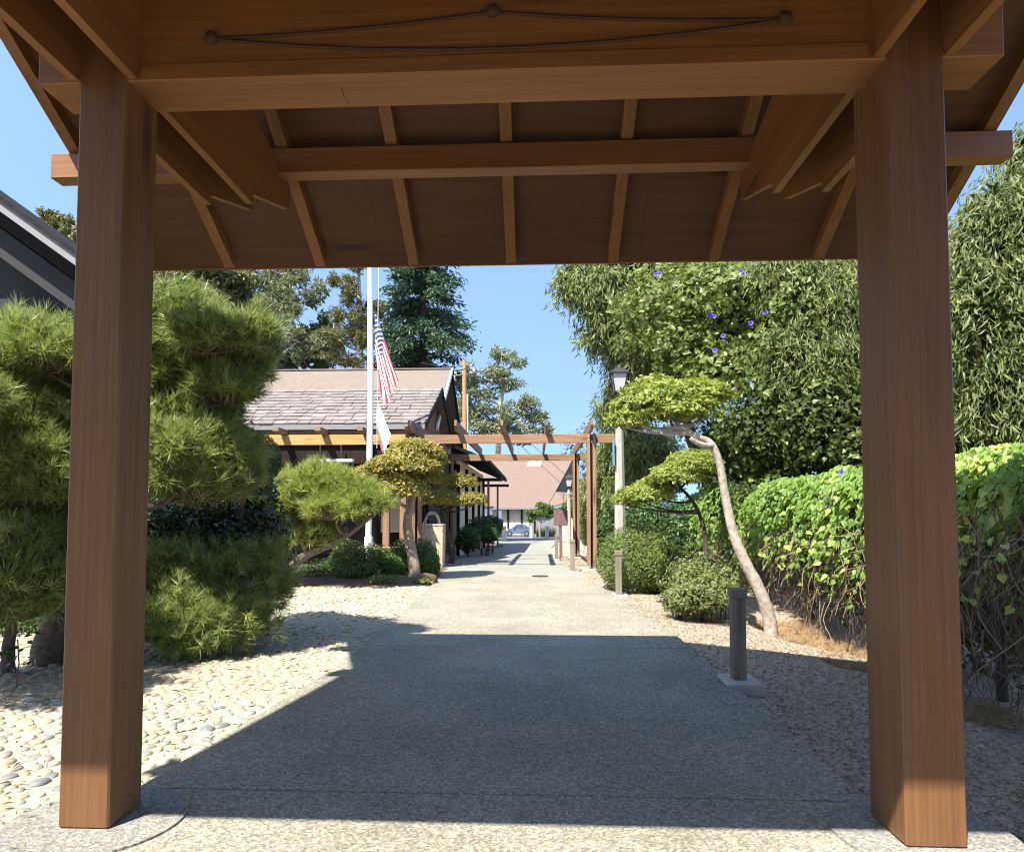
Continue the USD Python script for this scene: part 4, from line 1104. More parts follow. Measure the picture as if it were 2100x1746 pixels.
FILL = [(340, 720, 80, 60, 8.0), (420, 760, 90, 60, 8.1), (330, 830, 90, 70, 8.0), (420, 860, 80, 50, 8.1), (380, 900, 110, 60, 8.0), (500, 760, 50, 40, 7.7), (520, 690, 40, 34, 7.4),
        (60, 700, 60, 40, 7.1), (110, 800, 60, 60, 7.3), (20, 900, 90, 60, 7.2), (100, 900, 70, 60, 7.4), (40, 1040, 90, 50, 7.1), (120, 1060, 70, 40, 7.3), (400, 1010, 110, 34, 7.6)]
for i, (x, y, hw, hh, Y) in enumerate(PADS + FILL):
    hw *= rng.uniform(.9, 1.1); hh *= rng.uniform(.9, 1.1)
    c, r = pad_at(x, y, hw, hh, Y)
    a = pine_pad(pine, rng, c, r, int(130 + hw * hh / 20), .17, 22, "needles", i)
    j = np.argmin(np.linalg.norm(trunk - a, axis=1) + .6 * np.maximum(trunk[:, 2] - a[2], 0))
    g = Geo(); t0 = trunk[j]
    limb(g, [t0, t0 * .55 + a * .45 + rng.normal(0, .07, 3) - [0, 0, .06], a], .045, .016, i, 14, 7)
    obj("branch", g, "bark_pine", pine, smooth=True)
pine4 = thing("side_pine", "black pine standing just outside the frame left of the gate", "pine tree")
g = Geo(); tk = limb(g, [[-6.3, 5.2, -.1], [-6.2, 5.1, 1.2], [-5.8, 5.2, 2.4], [-5.6, 5.2, 3.0]], .14, .05, 2, 24); obj("trunk", g, "bark_pine", pine4, smooth=True)
for i, q_ in enumerate(((-5.25, 5.2, 3.0), (-5.2, 4.4, 3.1), (-5.35, 5.8, 2.6), (-5.9, 5.6, 3.2), (-5.05, 4.8, 2.2), (-6.6, 4.6, 3.0))):
    pine_pad(pine4, rng, np.array(q_), np.array([.62, .55, .34]), 300, .17, 22, "needles", i + 120, anchor=tk[14 + i])
pine2 = thing("low_spreading_pine", "low spreading pine with long needle tufts over the cobbles behind the left post", "pine tree")
b0 = W(330, 1340, 8.3); b0[2] = -.1
g = Geo(); tk = limb(g, [b0, W(350, 1275, 8.3), W(400, 1240, 8.2), W(470, 1230, 8.2)], .10, .03, 3, 24); obj("trunk", g, "bark_pine", pine2, smooth=True)
for i, (x, y, hw, hh, Y) in enumerate([(385, 1185, 100, 72, 8.2), (480, 1200, 95, 80, 8.4), (420, 1255, 115, 55, 7.9), (345, 1255, 85, 60, 7.7), (535, 1190, 55, 70, 8.7), (500, 1160, 75, 55, 8.9), (330, 1190, 70, 70, 8.0), (480, 1275, 75, 42, 7.9), (380, 1290, 60, 36, 7.6)]):
    c, r = pad_at(x, y, hw, hh, Y)
    pine_pad(pine2, rng, c, r, int(110 + hw * hh / 22), .17, 22, "needles", i + 40, anchor=tk[min(8 + i * 2, 23)], low=.8)
pine3 = thing("ground_pine", "low pine tufts at the left edge below the big pine's trunk", "pine tree")
b0 = W(20, 1345, 6.9); b0[2] = -.1
g = Geo(); tk = limb(g, [b0, W(30, 1260, 6.8), W(60, 1200, 6.7)], .07, .03, 3, 14); obj("trunk", g, "bark_pine", pine3, smooth=True)
for i, (x, y, hw, hh, Y) in enumerate([(30, 1130, 80, 70, 6.7), (15, 1190, 85, 65, 6.5), (95, 1190, 80, 62, 6.7), (-50, 1220, 80, 60, 6.5), (110, 1130, 50, 50, 7.0)]):
    c, r = pad_at(x, y, hw, hh, Y)
    pine_pad(pine3, rng, c, r, 250, .17, 22, "needles", i + 60, anchor=tk[8], low=.8)

shrub_late = [("dark_understory_bush", "dark shaded low bush behind the big pine's trunk near the left house", [(40, 1285, 90, 60, 0), (150, 1290, 80, 60, .3), (260, 1280, 70, 60, .2), (-60, 1270, 80, 70, 0)], 9.3, 2600, .07, "leaf_podocarpus")]
# clipped mound and camellia between the pines
pod = thing("clipped_dome_shrub", "smooth dark clipped dome of small leaves right of the big pine", "shrub")
c, r = pad_at(492, 948, 84, 76, 8.9)
g = Geo(); leaf_pad(g, rng, 15000, c, r, .045, .42, .5, 2, rough=.06, shell=.3, low=.7); obj("foliage", g, "leaf_podocarpus", pod)
g = Geo(); limb(g, [[c[0] - .1, c[1], -.1], [c[0], c[1], 1.2], [c[0], c[1], c[2]]], .07, .04, 1); obj("trunk", g, "bark_dark", pod, smooth=True)
camb = thing("camellia_bush", "dark camellia bush with glossy leaves under the big pine", "shrub")
g = Geo()
for i, (x, y, hw, hh, Y) in enumerate([(360, 1065, 85, 62, 8.9), (430, 1100, 80, 50, 8.8), (520, 1085, 75, 75, 9.3), (500, 1010, 70, 50, 9.6), (300, 1120, 70, 70, 8.9), (420, 1150, 110, 60, 9.0)]):
    c, r = pad_at(x, y, hw, hh, Y)
    leaf_pad(g, rng, 2400, c, r, .085, .55, .6, i, rough=.3, shell=.6, low=.9)
obj("foliage", g, "leaf_camellia", camb)
g = Geo()
for k in range(7):
    e = W(300 + 40 * k, 1060, 9.0); limb(g, [[e[0] * .9 - .3, 9.1, -.1], [e[0], 9.05, .8], e], .03, .012, k, 12, 6)
obj("stems", g, "bark_dark", camb)
sc = thing("young_broadleaf_plant", "tiny broadleaf seedling low beside the big pine's trunk", "plant")
g = Geo()
for k in range(26):
    p = W(35 + rng.normal(0, 24), 1345 + rng.normal(0, 22), 6.3); leaves(g, p[None], rng.normal(size=(1, 3)) + [[0, 0, .4]], [[0, -.6, .8]], .07, .045, "oval")
obj("leaves", g, "leaf_camellia", sc)
g = Geo(); p = W(35, 1350, 6.3); g.add(*tube([[p[0], 6.3, -.05], [p[0] + .02, 6.3, .2], [p[0], 6.3, .42]], .006, 5)); obj("stem", g, "twig_brown", sc)

# small yellow green pine
sp = thing("small_yellow_pine", "small bright yellow green pine leaning over the cobbles' far end", "pine tree")
YS = 14.6
b0 = W(588, 1195, YS); b0[2] = -.05
g = Geo(); tk = limb(g, [b0, W(610, 1150, YS), W(680, 1115, YS), W(735, 1080, YS), W(770, 1050, YS)], .12, .035, 5, 30); obj("trunk", g, "bark_pine", sp, smooth=True)
for i, (x, y, hw, hh, Y) in enumerate([(640, 1010, 75, 50, 14.6), (705, 1015, 68, 46, 14.7), (590, 1035, 52, 42, 14.5), (745, 1040, 50, 34, 14.5), (660, 990, 60, 36, 14.9), (690, 1050, 70, 34, 14.3), (590, 1095, 50, 45, 14.9), (640, 1105, 55, 42, 14.9), (560, 1060, 40, 40, 14.7)]):
    c, r = pad_at(x, y, hw, hh, Y)
    a = pine_pad(sp, rng, c, r, 200, .23, 30, "needles_yellow", i + 80, width=.014)
    j = np.argmin(np.linalg.norm(tk - a, axis=1))
    g = Geo(); limb(g, [tk[j], tk[j] * .5 + a * .5 + rng.normal(0, .08, 3), a], .04, .015, i, 12, 6); obj("branch", g, "bark_pine", sp, smooth=True)
rs = thing("russet_shrub", "russet and yellow leafed shrub peeping out between the dome shrub and small pine", "shrub")
g = Geo()
for i, (x, y, hw, hh) in enumerate([(585, 985, 34, 24), (572, 1010, 30, 26), (590, 1040, 30, 24)]):
    c, r = pad_at(x, y, hw, hh, 16.0); leaf_pad(g, rng, 1300, c, r, .08, .5, .6, i, rough=.3)
obj("foliage", g, "leaf_red", rs)
g = Geo(); c = W(582, 1010, 16.0); limb(g, [[c[0], 16, -.05], [c[0], 16, c[2]]], .04, .02); obj("stem", g, "bark_dark", rs)


# cloud pruned trees
def cloud_tree(name, label, base, joints, pads, Y, r0, n=2600, size=.09, mat="leaf_cloud", bark="bark_grey", cat="clipped tree", rough=.14):
    t = thing(name, label, cat)
    g = Geo(); tk = limb(g, [base] + joints, r0, r0 * .4, 2, 36); obj("trunk", g, bark, t, smooth=True)
    for i, (x, y, hw, hh, dy) in enumerate(pads):
        c, r = pad_at(x, y, hw, hh, Y + dy)
        g = Geo(); leaf_pad(g, rng, int(n * hw * hh / 2400), c, r, size, .55, .7, i, rough=rough, shell=.3)
        obj("foliage_pad", g, mat, t)
        a = c - [0, 0, r[2] * .35]
        j = np.argmin(np.linalg.norm(tk - a, axis=1) + 1.0 * np.maximum(tk[:, 2] - a[2] + .15, 0))
        g = Geo(); limb(g, [tk[j], tk[j] * .5 + a * .5 + rng.normal(0, .05, 3) - [0, 0, .04], a], r0 * .38, r0 * .15, i, 12, 7)
        for k in range(7):
            q = c + np.array([rng.uniform(-.7, .7), rng.uniform(-.7, .7), .2]) * r
            g.add(*tube([a, a * .5 + q * .5 - [0, 0, .03], q], [.014, .010, .004], 4, cap=False))
        obj("branch", g, bark, t)
    return t


Yc = 16.2
cloud_tree("cloud_pruned_tree", "cloud pruned tree with domed yellowish pads and thick pale trunk left of the walkway", W(848, 1195, Yc) * [1, 1, 0] + [0, 0, -.1],
           [W(846, 1140, Yc), W(836, 1070, Yc), W(850, 1000, Yc), W(850, 960, Yc)],
           [(850, 935, 62, 36, 0), (828, 962, 80, 34, -.2), (770, 985, 58, 36, .1), (820, 1010, 62, 38, -.3), (868, 985, 38, 26, .4), (885, 945, 34, 28, .4)], Yc, .15, n=3000)
Yd = 21.6
cloud_tree("slender_cloud_tree", "slimmer cloud pruned tree with flat yellow pads behind the litter bin", W(922, 1140, Yd) * [1, 1, 0] + [0, 0, -.1],
           [W(918, 1090, Yd), W(905, 1040, Yd), W(930, 1000, Yd)],
           [(900, 1030, 50, 28, -.3), (942, 994, 40, 25, .3), (965, 1030, 40, 22, 0), (885, 985, 34, 28, .6), (925, 1032, 46, 24, .3)], Yd, .10, n=3400, size=.085, bark="bark_dark")

# shrubs left
def shrub(name, label, blobs, Y, n, size, mat, ratio=.55, stems=5, rough=.3, cat="shrub", bark="bark_dark", low=.9, shell=.5):
    t = thing(name, label, cat, "green shrubs in the soil bed" if name == "green_bed_shrub" else None); g = Geo(); g2 = Geo()
    for i, (x, y, hw, hh, dy) in enumerate(blobs):
        c, r = pad_at(x, y, hw, hh, Y + dy); leaf_pad(g, rng, n, c, r, size, ratio, .6, i, rough=rough, shell=shell, low=low)
        for k in range(stems):
            q = c + rng.uniform(-.6, .6, 3) * r
            g2.add(*tube([[c[0] + rng.normal(0, .1), c[1], zp(c[1]) - .35], c * .5 + q * .5 - [0, 0, .1], q], [.014, .010, .004], 4, cap=False))
    obj("foliage", g, mat, t); obj("stems", g2, bark, t)
    return t


for q in shrub_late:
    shrub(*q)
shrub("green_bed_shrub", "leafy mid green shrub in the soil bed between small pine and cloud tree", [(715, 1150, 44, 40, 0), (765, 1150, 48, 36, .3), (735, 1170, 46, 26, -.3), (800, 1165, 34, 28, .2)], 16.4, 2600, .075, "leaf_shrub")
shrub("green_bed_shrub", "leafy bright green shrub right behind the cloud pruned tree's trunk", [(825, 1145, 32, 38, .5), (868, 1142, 30, 38, .5), (880, 1160, 22, 28, .2)], 16.8, 2400, .075, "leaf_shrub")
shrub("low_bed_plant", "small low plant at the foot of the cloud pruned tree by the cobble edge", [(775, 1188, 22, 10, 0), (800, 1190, 22, 8, .2), (872, 1190, 18, 8, .2)], 15.2, 500, .06, "leaf_sage", stems=2, cat="plant")
shrub("dark_hedge_mass", "dark shaded shrub under the small pine by the cobbles", [(650, 1175, 50, 28, .6), (600, 1180, 40, 24, .6)], 15.8, 2200, .06, "leaf_podocarpus")
shrub("dark_path_hedge", "dark shaded hedge beside the eaved wing beyond the slender tree", [(985, 1085, 32, 26, 0), (1008, 1078, 24, 22, 2), (960, 1105, 26, 26, -2), (1000, 1095, 22, 16, -1)], 29.0, 2600, .11, "leaf_podocarpus")
rk = thing("garden_rock", "rounded reddish garden rock beside the walkway below the litter bin", "rock")
m = trimesh.creation.icosphere(3, 1.0); v = np.array(m.vertices); v *= (1 + .35 * (meshkit.fbm(v * 1.6 + 4, 3, 2) - .5))[:, None]; v = v * [.28, .22, .16] + W(882, 1192, 15.6) * [1, 1, 0] + [-.1, 0, .05]
obj("rock", (v, np.array(m.faces)), "soil", rk, smooth=True)

# ------------------------------------------------------------------ right side: leaning tree, shrubs
Yl = 11.0
bz = W(1580, 1290, 10.9)
lt = cloud_tree("leaning_tree", "leaning pale barked tree with flat green crown on the mulch bank", np.array([bz[0], 10.9, -.40]),
                [W(1578, 1270, 10.9), W(1548, 1190, 10.9), W(1508, 1105, 10.95), W(1492, 1040, 11), W(1482, 985, 11), W(1468, 925, 11), W(1455, 905, 11), W(1425, 893, 11), W(1405, 875, 11)],
                [(1375, 830, 105, 44, .8), (1300, 850, 54, 38, .9), (1445, 815, 56, 38, .8), (1340, 810, 66, 34, 1.3), (1395, 850, 75, 32, .3), (1285, 868, 38, 24, .5)], Yl, .105, n=2300, size=.085, mat="leaf_cloud_green", bark="bark_pale", cat="tree", rough=.5)
g = Geo(); limb(g, [W(1462, 912, 11), W(1440, 912, 10.9), W(1416, 898, 10.85)], .055, .035, 4, 10, 8); obj("stub_branch", g, "bark_pale", lt, smooth=True)
Y2 = 14.6
cloud_tree("arching_shrub_tree", "small dark stemmed tree with arching yellow green crown behind the round shrub", W(1450, 1120, Y2) * [1, 1, 0] + [0, 0, -.3],
           [W(1448, 1120, Y2), W(1440, 1070, Y2), W(1415, 1020, Y2), W(1395, 1000, Y2)],
           [(1420, 960, 62, 36, 0), (1380, 985, 55, 34, -.2), (1320, 1020, 62, 26, .1), (1345, 1005, 50, 30, .3), (1285, 1030, 28, 16, .2)], Y2, .07, n=3000, size=.075, mat="leaf_cloud_green", bark="bark_dark", cat="tree", rough=.25)
shrub("round_clipped_shrub", "round clipped light green shrub behind the second bollard", [(1308, 1155, 84, 78, 0), (1350, 1165, 56, 58, -.3)], 14.9, 15000, .055, "leaf_mound", ratio=.5, rough=.16, shell=.3, cat="shrub", low=.8)
shrub("loose_sage_shrub", "loose olive green shrub spreading right of the round clipped shrub", [(1410, 1195, 50, 58, 0), (1450, 1215, 54, 42, -.4), (1490, 1195, 36, 38, .1), (1400, 1228, 44, 30, -.5), (1440, 1180, 50, 40, .4)], 11.9, 3400, .06, "leaf_sage", ratio=.5, rough=.8, shell=.9)

# grass tufts on the mulch bank
g = Geo(); n = 2600
xx = rng.uniform(2.6, 4.5, n); yy = rng.uniform(6.5, 12.2, n); kk = (xx - 2.4) / 2.1 * (0.5 + meshkit.fbm(np.stack([xx, yy, 0 * xx], 1) * 1.7, 3)) > .62
xx, yy = xx[kk], yy[kk]; m = len(xx)
P = np.repeat(np.stack([xx, yy, mz(xx, yy)], 1), 9, 0) + rng.normal(0, .02, (m * 9, 3)) * [1, 1, .1]
leaves(g, P, rng.normal(0, .7, (m * 9, 3)) * [1, 1, .2] + [0, 0, .55], rnd_dir(rng, m * 9), rng.uniform(.05, .16, m * 9), .006, "needle")
obj("dry_grass", g, "straw_mix", None, label="dry straw coloured grass on the mulch bank below the vine fence", cat="grass", kind="stuff")

# ------------------------------------------------------------------ vine covered fence
fen = thing("wire_fence", "black steel posts and rail of the fence under the vines on the right", "fence")
XF = 4.75
for k in range(9):
    y = 7.55 + 2.45 * k
    x = XF + (0 if k else .0)
    obj("post", tube([(x, y, -.6), (x, y, 1.75)], .045 if k else .055, 10), "dark_iron", fen)
obj("rail", tube([(XF, 1.5, 1.68), (XF, 27.6, 1.68)], .022, 8), "dark_iron", fen)
obj("post", tube([(XF, 5.1, -.6), (XF, 5.1, 1.75)], .045, 10), "dark_iron", fen)

vine = thing("morning_glory_hedge", "thick bright green vine with blue flowers draped over the fence", "vine hedge")
rng = np.random.default_rng(77)


def hedge_top(y):
    return 2.12 + .35 * (meshkit.fbm(np.stack([y * .55, 0 * y, 0 * y], -1), 3, 4) - .5) + .25 * np.clip((9.0 - y) / 3, 0, 1)


n = 23000
yy = 2.5 + 17.5 * rng.random(n) ** 1.25
ang = rng.uniform(-.15, 1.0, n) * math.pi       # around the top ridge
rr = 1 - .35 * rng.random(n) ** 1.5
lump = .75 + .6 * meshkit.fbm(np.stack([yy * 1.1, ang * 1.2, 0 * yy], 1), 3, 9)
ht = hedge_top(yy)
hx = .62 * lump
xx = XF - .05 + .42 * np.clip((9.6 - yy) / 1.6, 0, 1) - np.cos(ang) * hx * rr
zz = ht - .55 + np.sin(ang) * .55 * rr * lump - np.where(ang < .6, (.6 - ang) * .95 * rng.random(n), 0)
P = np.stack([xx, yy, zz], 1)
N = np.stack([-np.cos(ang), 0 * ang, np.sin(ang)], 1) + rng.normal(0, .4, (n, 3)) + [0, -.25, .3]
T = np.stack([-.5 - .3 * rng.random(n), rng.normal(-.15, .5, n), -.75 + .3 * rng.normal(size=n)], 1)
L = rng.uniform(.055, .115, n)
d = np.linalg.norm(P - EYE, axis=1); px_ = (P - EYE) @ RT / ((P - EYE) @ FW)
seen = (px_ < .72) & (px_ > .2) & (ang < 2.2) & (rr > .85)
post_hide = (px_ > .475) & (px_ < .635)
score = np.where(seen & ~post_hide, L / d, 0)
top300 = np.argsort(-score)[:300]
isone = np.zeros(n, bool); isone[top300] = True
g = Geo(); leaves(g, P[~isone], T[~isone], N[~isone], L[~isone], L[~isone] * .95, "heart"); obj("foliage", g, "leaf_vine", vine, kind="stuff")
for k in top300:
    g = Geo(); leaves(g, P[k:k + 1], T[k:k + 1], N[k:k + 1], L[k:k + 1], L[k:k + 1] * .95, "heart"); obj("leaf", g, "leaf_vine_%d" % (k % 4), vine)
# inner dark leaves and hanging old stems
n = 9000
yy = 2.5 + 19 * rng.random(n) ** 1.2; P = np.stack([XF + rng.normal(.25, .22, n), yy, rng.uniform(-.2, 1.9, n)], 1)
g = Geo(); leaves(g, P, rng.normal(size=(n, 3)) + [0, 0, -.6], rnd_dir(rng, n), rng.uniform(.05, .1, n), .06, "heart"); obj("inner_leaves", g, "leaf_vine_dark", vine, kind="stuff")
g = Geo(); g2 = Geo()
for k in range(1500):
    y = 2.6 + 16.5 * rng.random() ** 1.2; z0 = rng.uniform(.7, 1.7); x0 = XF - rng.uniform(.05, .5)
    q = [np.array([x0, y, z0])]; dr = np.array([rng.normal(-.05, .12), rng.normal(0, .25), -1.0])
    nseg = rng.integers(4, 8)
    for s_ in range(nseg):
        dr = unit(dr + rng.normal(0, .42, 3) * [.6, 1, .45] + [0.02, 0, -.12]); nx = q[-1] + dr * rng.uniform(.12, .26)
        gz = float(mz(np.array(nx[0]), np.array(nx[1]))) + .01
        if nx[2] < gz:
            nx[2] = gz; dr[2] = .1
        q.append(nx)
    (g if k % 3 else g2).add(*tube(curve(q, 10), np.linspace(.008, .0035, 10), 4, cap=False))
obj("dead_stems", g, "twig_brown", vine, kind="stuff"); obj("pale_stems", g2, "twig_dry", vine, kind="stuff")
g = Geo(); n = 9000
yy = 2.6 + 16 * rng.random(n) ** 1.15; P = np.stack([XF - .12 - .3 * rng.random(n), yy, rng.uniform(-.25, 1.25, n)], 1)
leaves(g, P, rng.normal(0, .35, (n, 3)) + [0, 0, -1], rnd_dir(rng, n), rng.uniform(.15, .38, n), .006, "needle"); obj("dead_thatch", g, "twig_brown", vine, kind="stuff")
# curled green tendrils with a few leaves below the canopy
g = Geo(); g2 = Geo()
for k in range(70):
    y = 4.2 + 9 * rng.random(); x0 = XF - .5 - .12 * rng.random(); z0 = 1.15 + .3 * rng.random()
    q = [np.array([x0, y, z0])]; dr = np.array([-.3, rng.normal(0, .5), -.6])
    for s_ in range(5):
        dr = unit(dr + rng.normal(0, .5, 3) + [0, 0, -.15]); q.append(q[-1] + dr * .14)
    c = curve(q, 12); g.add(*tube(c, np.linspace(.006, .003, 12), 4, cap=False))
    leaves(g2, c[[6, 11]], rng.normal(size=(2, 3)) + [0, -.3, -.7], np.array([[-.6, -.7, .4]] * 2) + rng.normal(0, .4, (2, 3)), .085, .08, "heart")
obj("tendrils", g, "twig_dry", vine, kind="stuff"); obj("hanging_leaves", g2, "leaf_vine_2", vine, kind="stuff")


def flower(p, nrm, r, mat="petal_blue", parent=None):
    nrm = unit(np.asarray(nrm, float)); a = unit(np.cross(nrm, [0, 0, 1.0])); b = np.cross(nrm, a)
    k = 10; v = [p - nrm * r * .9]
    for i in range(k):
        t = i * 2 * math.pi / k; s_ = r * (1.0 if i % 2 else .92)
        v.append(p + s_ * (math.cos(t) * a + math.sin(t) * b))
    for i in range(k):
        t = i * 2 * math.pi / k; v.append(p - nrm * r * .25 + .42 * r * (math.cos(t) * a + math.sin(t) * b))
    f = []
    for i in range(k):
        j = (i + 1) % k; f += [[1 + i, 1 + j, 11 + j], [1 + i, 11 + j, 11 + i], [0, 11 + i, 11 + j]]
    obj("flower", (np.array(v), f), mat, parent)


for x, y, Y, r in ((1695, 1022, 9.0, .048), (1725, 968, 9.6, .04), (1700, 1040, 8.9, .03)):
    q = W(x, y, Y); q[0] = min(q[0], XF - .55); flower(W(x, y, Y * (XF - .62) / max(W(x, y, Y)[0], .1)), (-.5, -.8, .3), r, parent=vine)

# ------------------------------------------------------------------ gum trees behind the fence
rng = np.random.default_rng(99)


def gum(name, label, blobs, base, density, per=14, length=.17, mat="leaf_eucalyptus", bark="bark_eucalyptus", shell=.55, limbs=True, r0=.28, droop=.8, spread=.5, inner=None):
    t = thing(name, label, "tree")
    cs = blob_centres(rng, blobs, density, shell)
    g = Geo(); eucalypt(g, rng, cs, per, length, droop, spread); obj("crown", g, mat, t)
    top = np.mean([b[0] for b in blobs], 0)
    g = Geo(); tk = limb(g, [base, base * .6 + top * .4 + rng.normal(0, .3, 3) * [1, 1, 0], top], r0, r0 * .3, 3, 24); obj("trunk", g, bark, t, smooth=True)
    if limbs:
        g = Geo()
        for c, r in blobs:
            c = np.asarray(c, float); j = np.argmin(np.linalg.norm(tk - c, axis=1) + np.maximum(tk[:, 2] - c[2] + .6, 0))
            limb(g, [tk[j], tk[j] * .5 + c * .5 + rng.normal(0, .2, 3), c], r0 * .35, r0 * .1, 1, 12, 6)
            for k in range(14):
                q = c + rnd_dir(rng, 1)[0] * np.asarray(r) * .85
                g.add(*tube(curve([c, c * .5 + q * .5 + rng.normal(0, .12, 3), q], 8), np.linspace(.028, .008, 8), 4, cap=False))
        obj("limbs", g, bark, t)
    if inner:
        n = inner; g = Geo()
        P = np.vstack([np.asarray(c) + rnd_dir(rng, n // len(blobs)) * np.asarray(r) * (.75 * rng.random((n // len(blobs), 1)) ** .5) for c, r in blobs])
        leaves(g, P, rng.normal(size=P.shape) + [0, 0, -.7], rnd_dir(rng, len(P)), .15, .07, "oval"); obj("inner_foliage", g, "leaf_vine_dark", t, kind="stuff")
    return t


def bl(x, y, hw, hh, Y, dep=1.0):
    c, r = pad_at(x, y, hw, hh, Y, dep); return (c, r)


gum("weeping_gum", "near weeping gum with long hanging leaves right of the gate's right post",
    [bl(2060, 480, 115, 130, 9.0), bl(2010, 640, 75, 110, 8.6), bl(2110, 700, 110, 120, 9.0), bl(2040, 800, 90, 90, 8.8), bl(2150, 330, 90, 110, 9.4), bl(2130, 850, 90, 70, 8.8), bl(2230, 560, 110, 200, 9.6)],
    np.array([7.6, 9.6, -.4]), 900, 14, .145, inner=12000, r0=.2)
gum("broad_gum", "broad gum tree filling the space above the vine fence left of the right post",
    [bl(1700, 620, 110, 90, 15.5), bl(1640, 720, 80, 80, 15.0), bl(1730, 740, 80, 80, 15.2), bl(1850, 640, 110, 120, 15.5), bl(1620, 560, 90, 70, 15.5), bl(1850, 800, 110, 90, 15.6), bl(1780, 510, 120, 60, 16), bl(1960, 700, 100, 200, 17)],
    np.array([7.4, 15.8, -.3]), 620, 12, .18, inner=11000)
gum("overhanging_gum", "tall gum whose ragged left edge overhangs the sky above the near lamp",
    [bl(1230, 590, 70, 55, 21.5), bl(1270, 660, 75, 55, 21.5), bl(1340, 700, 70, 55, 21), bl(1340, 580, 90, 70, 22), bl(1290, 750, 45, 40, 22), bl(1450, 720, 70, 50, 20.5), bl(1440, 560, 100, 60, 21.5), bl(1175, 565, 38, 26, 21.5), bl(1300, 480, 140, 60, 22)],
    np.array([6.4, 22.5, -.2]), 420, 12, .28, inner=10000, bark="bark_dark")
gum("slender_gum", "grey green gum in the middle distance between pergola post and lamp post",
    [bl(1260, 830, 30, 55, 26), bl(1290, 900, 40, 50, 26), bl(1240, 960, 28, 60, 27), bl(1330, 930, 50, 60, 25), bl(1230, 1050, 30, 50, 28), bl(1280, 1010, 40, 60, 26), bl(1215, 1020, 22, 60, 30)],
    np.array([3.8, 26.5, -.2]), 420, 12, .28, mat="leaf_eucalyptus", r0=.15, inner=5000)

# vine climbing through the gum trees
cl = thing("climbing_vine", "yellow green heart leafed vine with blue flowers climbing over the gum trees", "vine")
g = Geo()
for i, (x, y, hw, hh, Y, n) in enumerate([(1410, 620, 130, 85, 18.2, 3600), (1530, 670, 100, 90, 16.6, 3600), (1480, 590, 110, 60, 17.0, 2500), (1400, 710, 70, 60, 17.2, 1600), (1590, 740, 70, 80, 15.2, 1500), (1330, 640, 70, 80, 19.2, 1300), (1560, 590, 100, 50, 16.0, 1600), (1640, 640, 70, 90, 14.8, 900), (1690, 800, 60, 60, 14.5, 700), (1480, 760, 80, 40, 16.5, 900)]):
    c, r = pad_at(x, y, hw, hh, Y, .6); leaf_pad(g, rng, n, c, r, .125, .95, .4, i, "heart", rough=.9, shell=.75, low=1)
obj("foliage", g, "leaf_vine_high", cl)
for x, y, Y in ((1345, 562, 17.0), (1352, 560, 17.0), (1388, 574, 17.2), (1338, 603, 18.3), (1352, 606, 18.3), (1520, 556, 15.6), (1525, 562, 15.6), (1456, 645, 16.0), (1464, 648, 16.0), (1483, 688, 16), (1570, 640, 15.0), (1540, 662, 15.4), (1466, 718, 15.8)):
    flower(W(x, y, Y), (-.4, -.9, .2), .06, parent=cl)
dk = thing("ivy_backdrop", "dark ivy thicket with scattered lighter leaves, added as a light blocking backdrop behind the vine fence", "thicket")  # dark leaves added as a backdrop to block light behind the fence
g = Geo(); g3 = Geo()
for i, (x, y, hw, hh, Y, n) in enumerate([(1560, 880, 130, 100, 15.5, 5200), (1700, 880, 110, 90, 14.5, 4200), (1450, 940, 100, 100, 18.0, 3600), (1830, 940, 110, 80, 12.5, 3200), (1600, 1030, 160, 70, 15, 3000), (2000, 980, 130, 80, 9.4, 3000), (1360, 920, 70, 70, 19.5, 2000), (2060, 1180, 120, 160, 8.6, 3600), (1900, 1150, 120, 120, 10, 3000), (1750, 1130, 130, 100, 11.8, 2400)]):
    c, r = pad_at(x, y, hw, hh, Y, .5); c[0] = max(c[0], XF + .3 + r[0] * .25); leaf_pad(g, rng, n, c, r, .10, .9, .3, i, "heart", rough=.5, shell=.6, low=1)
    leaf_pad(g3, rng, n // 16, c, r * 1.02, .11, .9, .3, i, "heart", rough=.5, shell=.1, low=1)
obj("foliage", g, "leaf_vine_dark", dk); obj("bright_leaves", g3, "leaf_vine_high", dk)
shrub("fence_line_bush", "dark green bushes along the fence behind the round clipped shrub", [(1290, 1065, 60, 50, 2), (1360, 1070, 60, 60, 0), (1245, 1100, 28, 46, 4), (1420, 1090, 60, 70, -1), (1320, 1120, 70, 40, 1)], 20.5, 3200, .11, "leaf_podocarpus")
shrub("roadside_bush", "yellow green bushes beside the pergola's far post", [(1205, 1030, 22, 50, 0), (1225, 960, 22, 40, 1), (1210, 1085, 20, 35, 0), (1240, 1085, 25, 35, -2)], 31, 2400, .13, "leaf_sage")


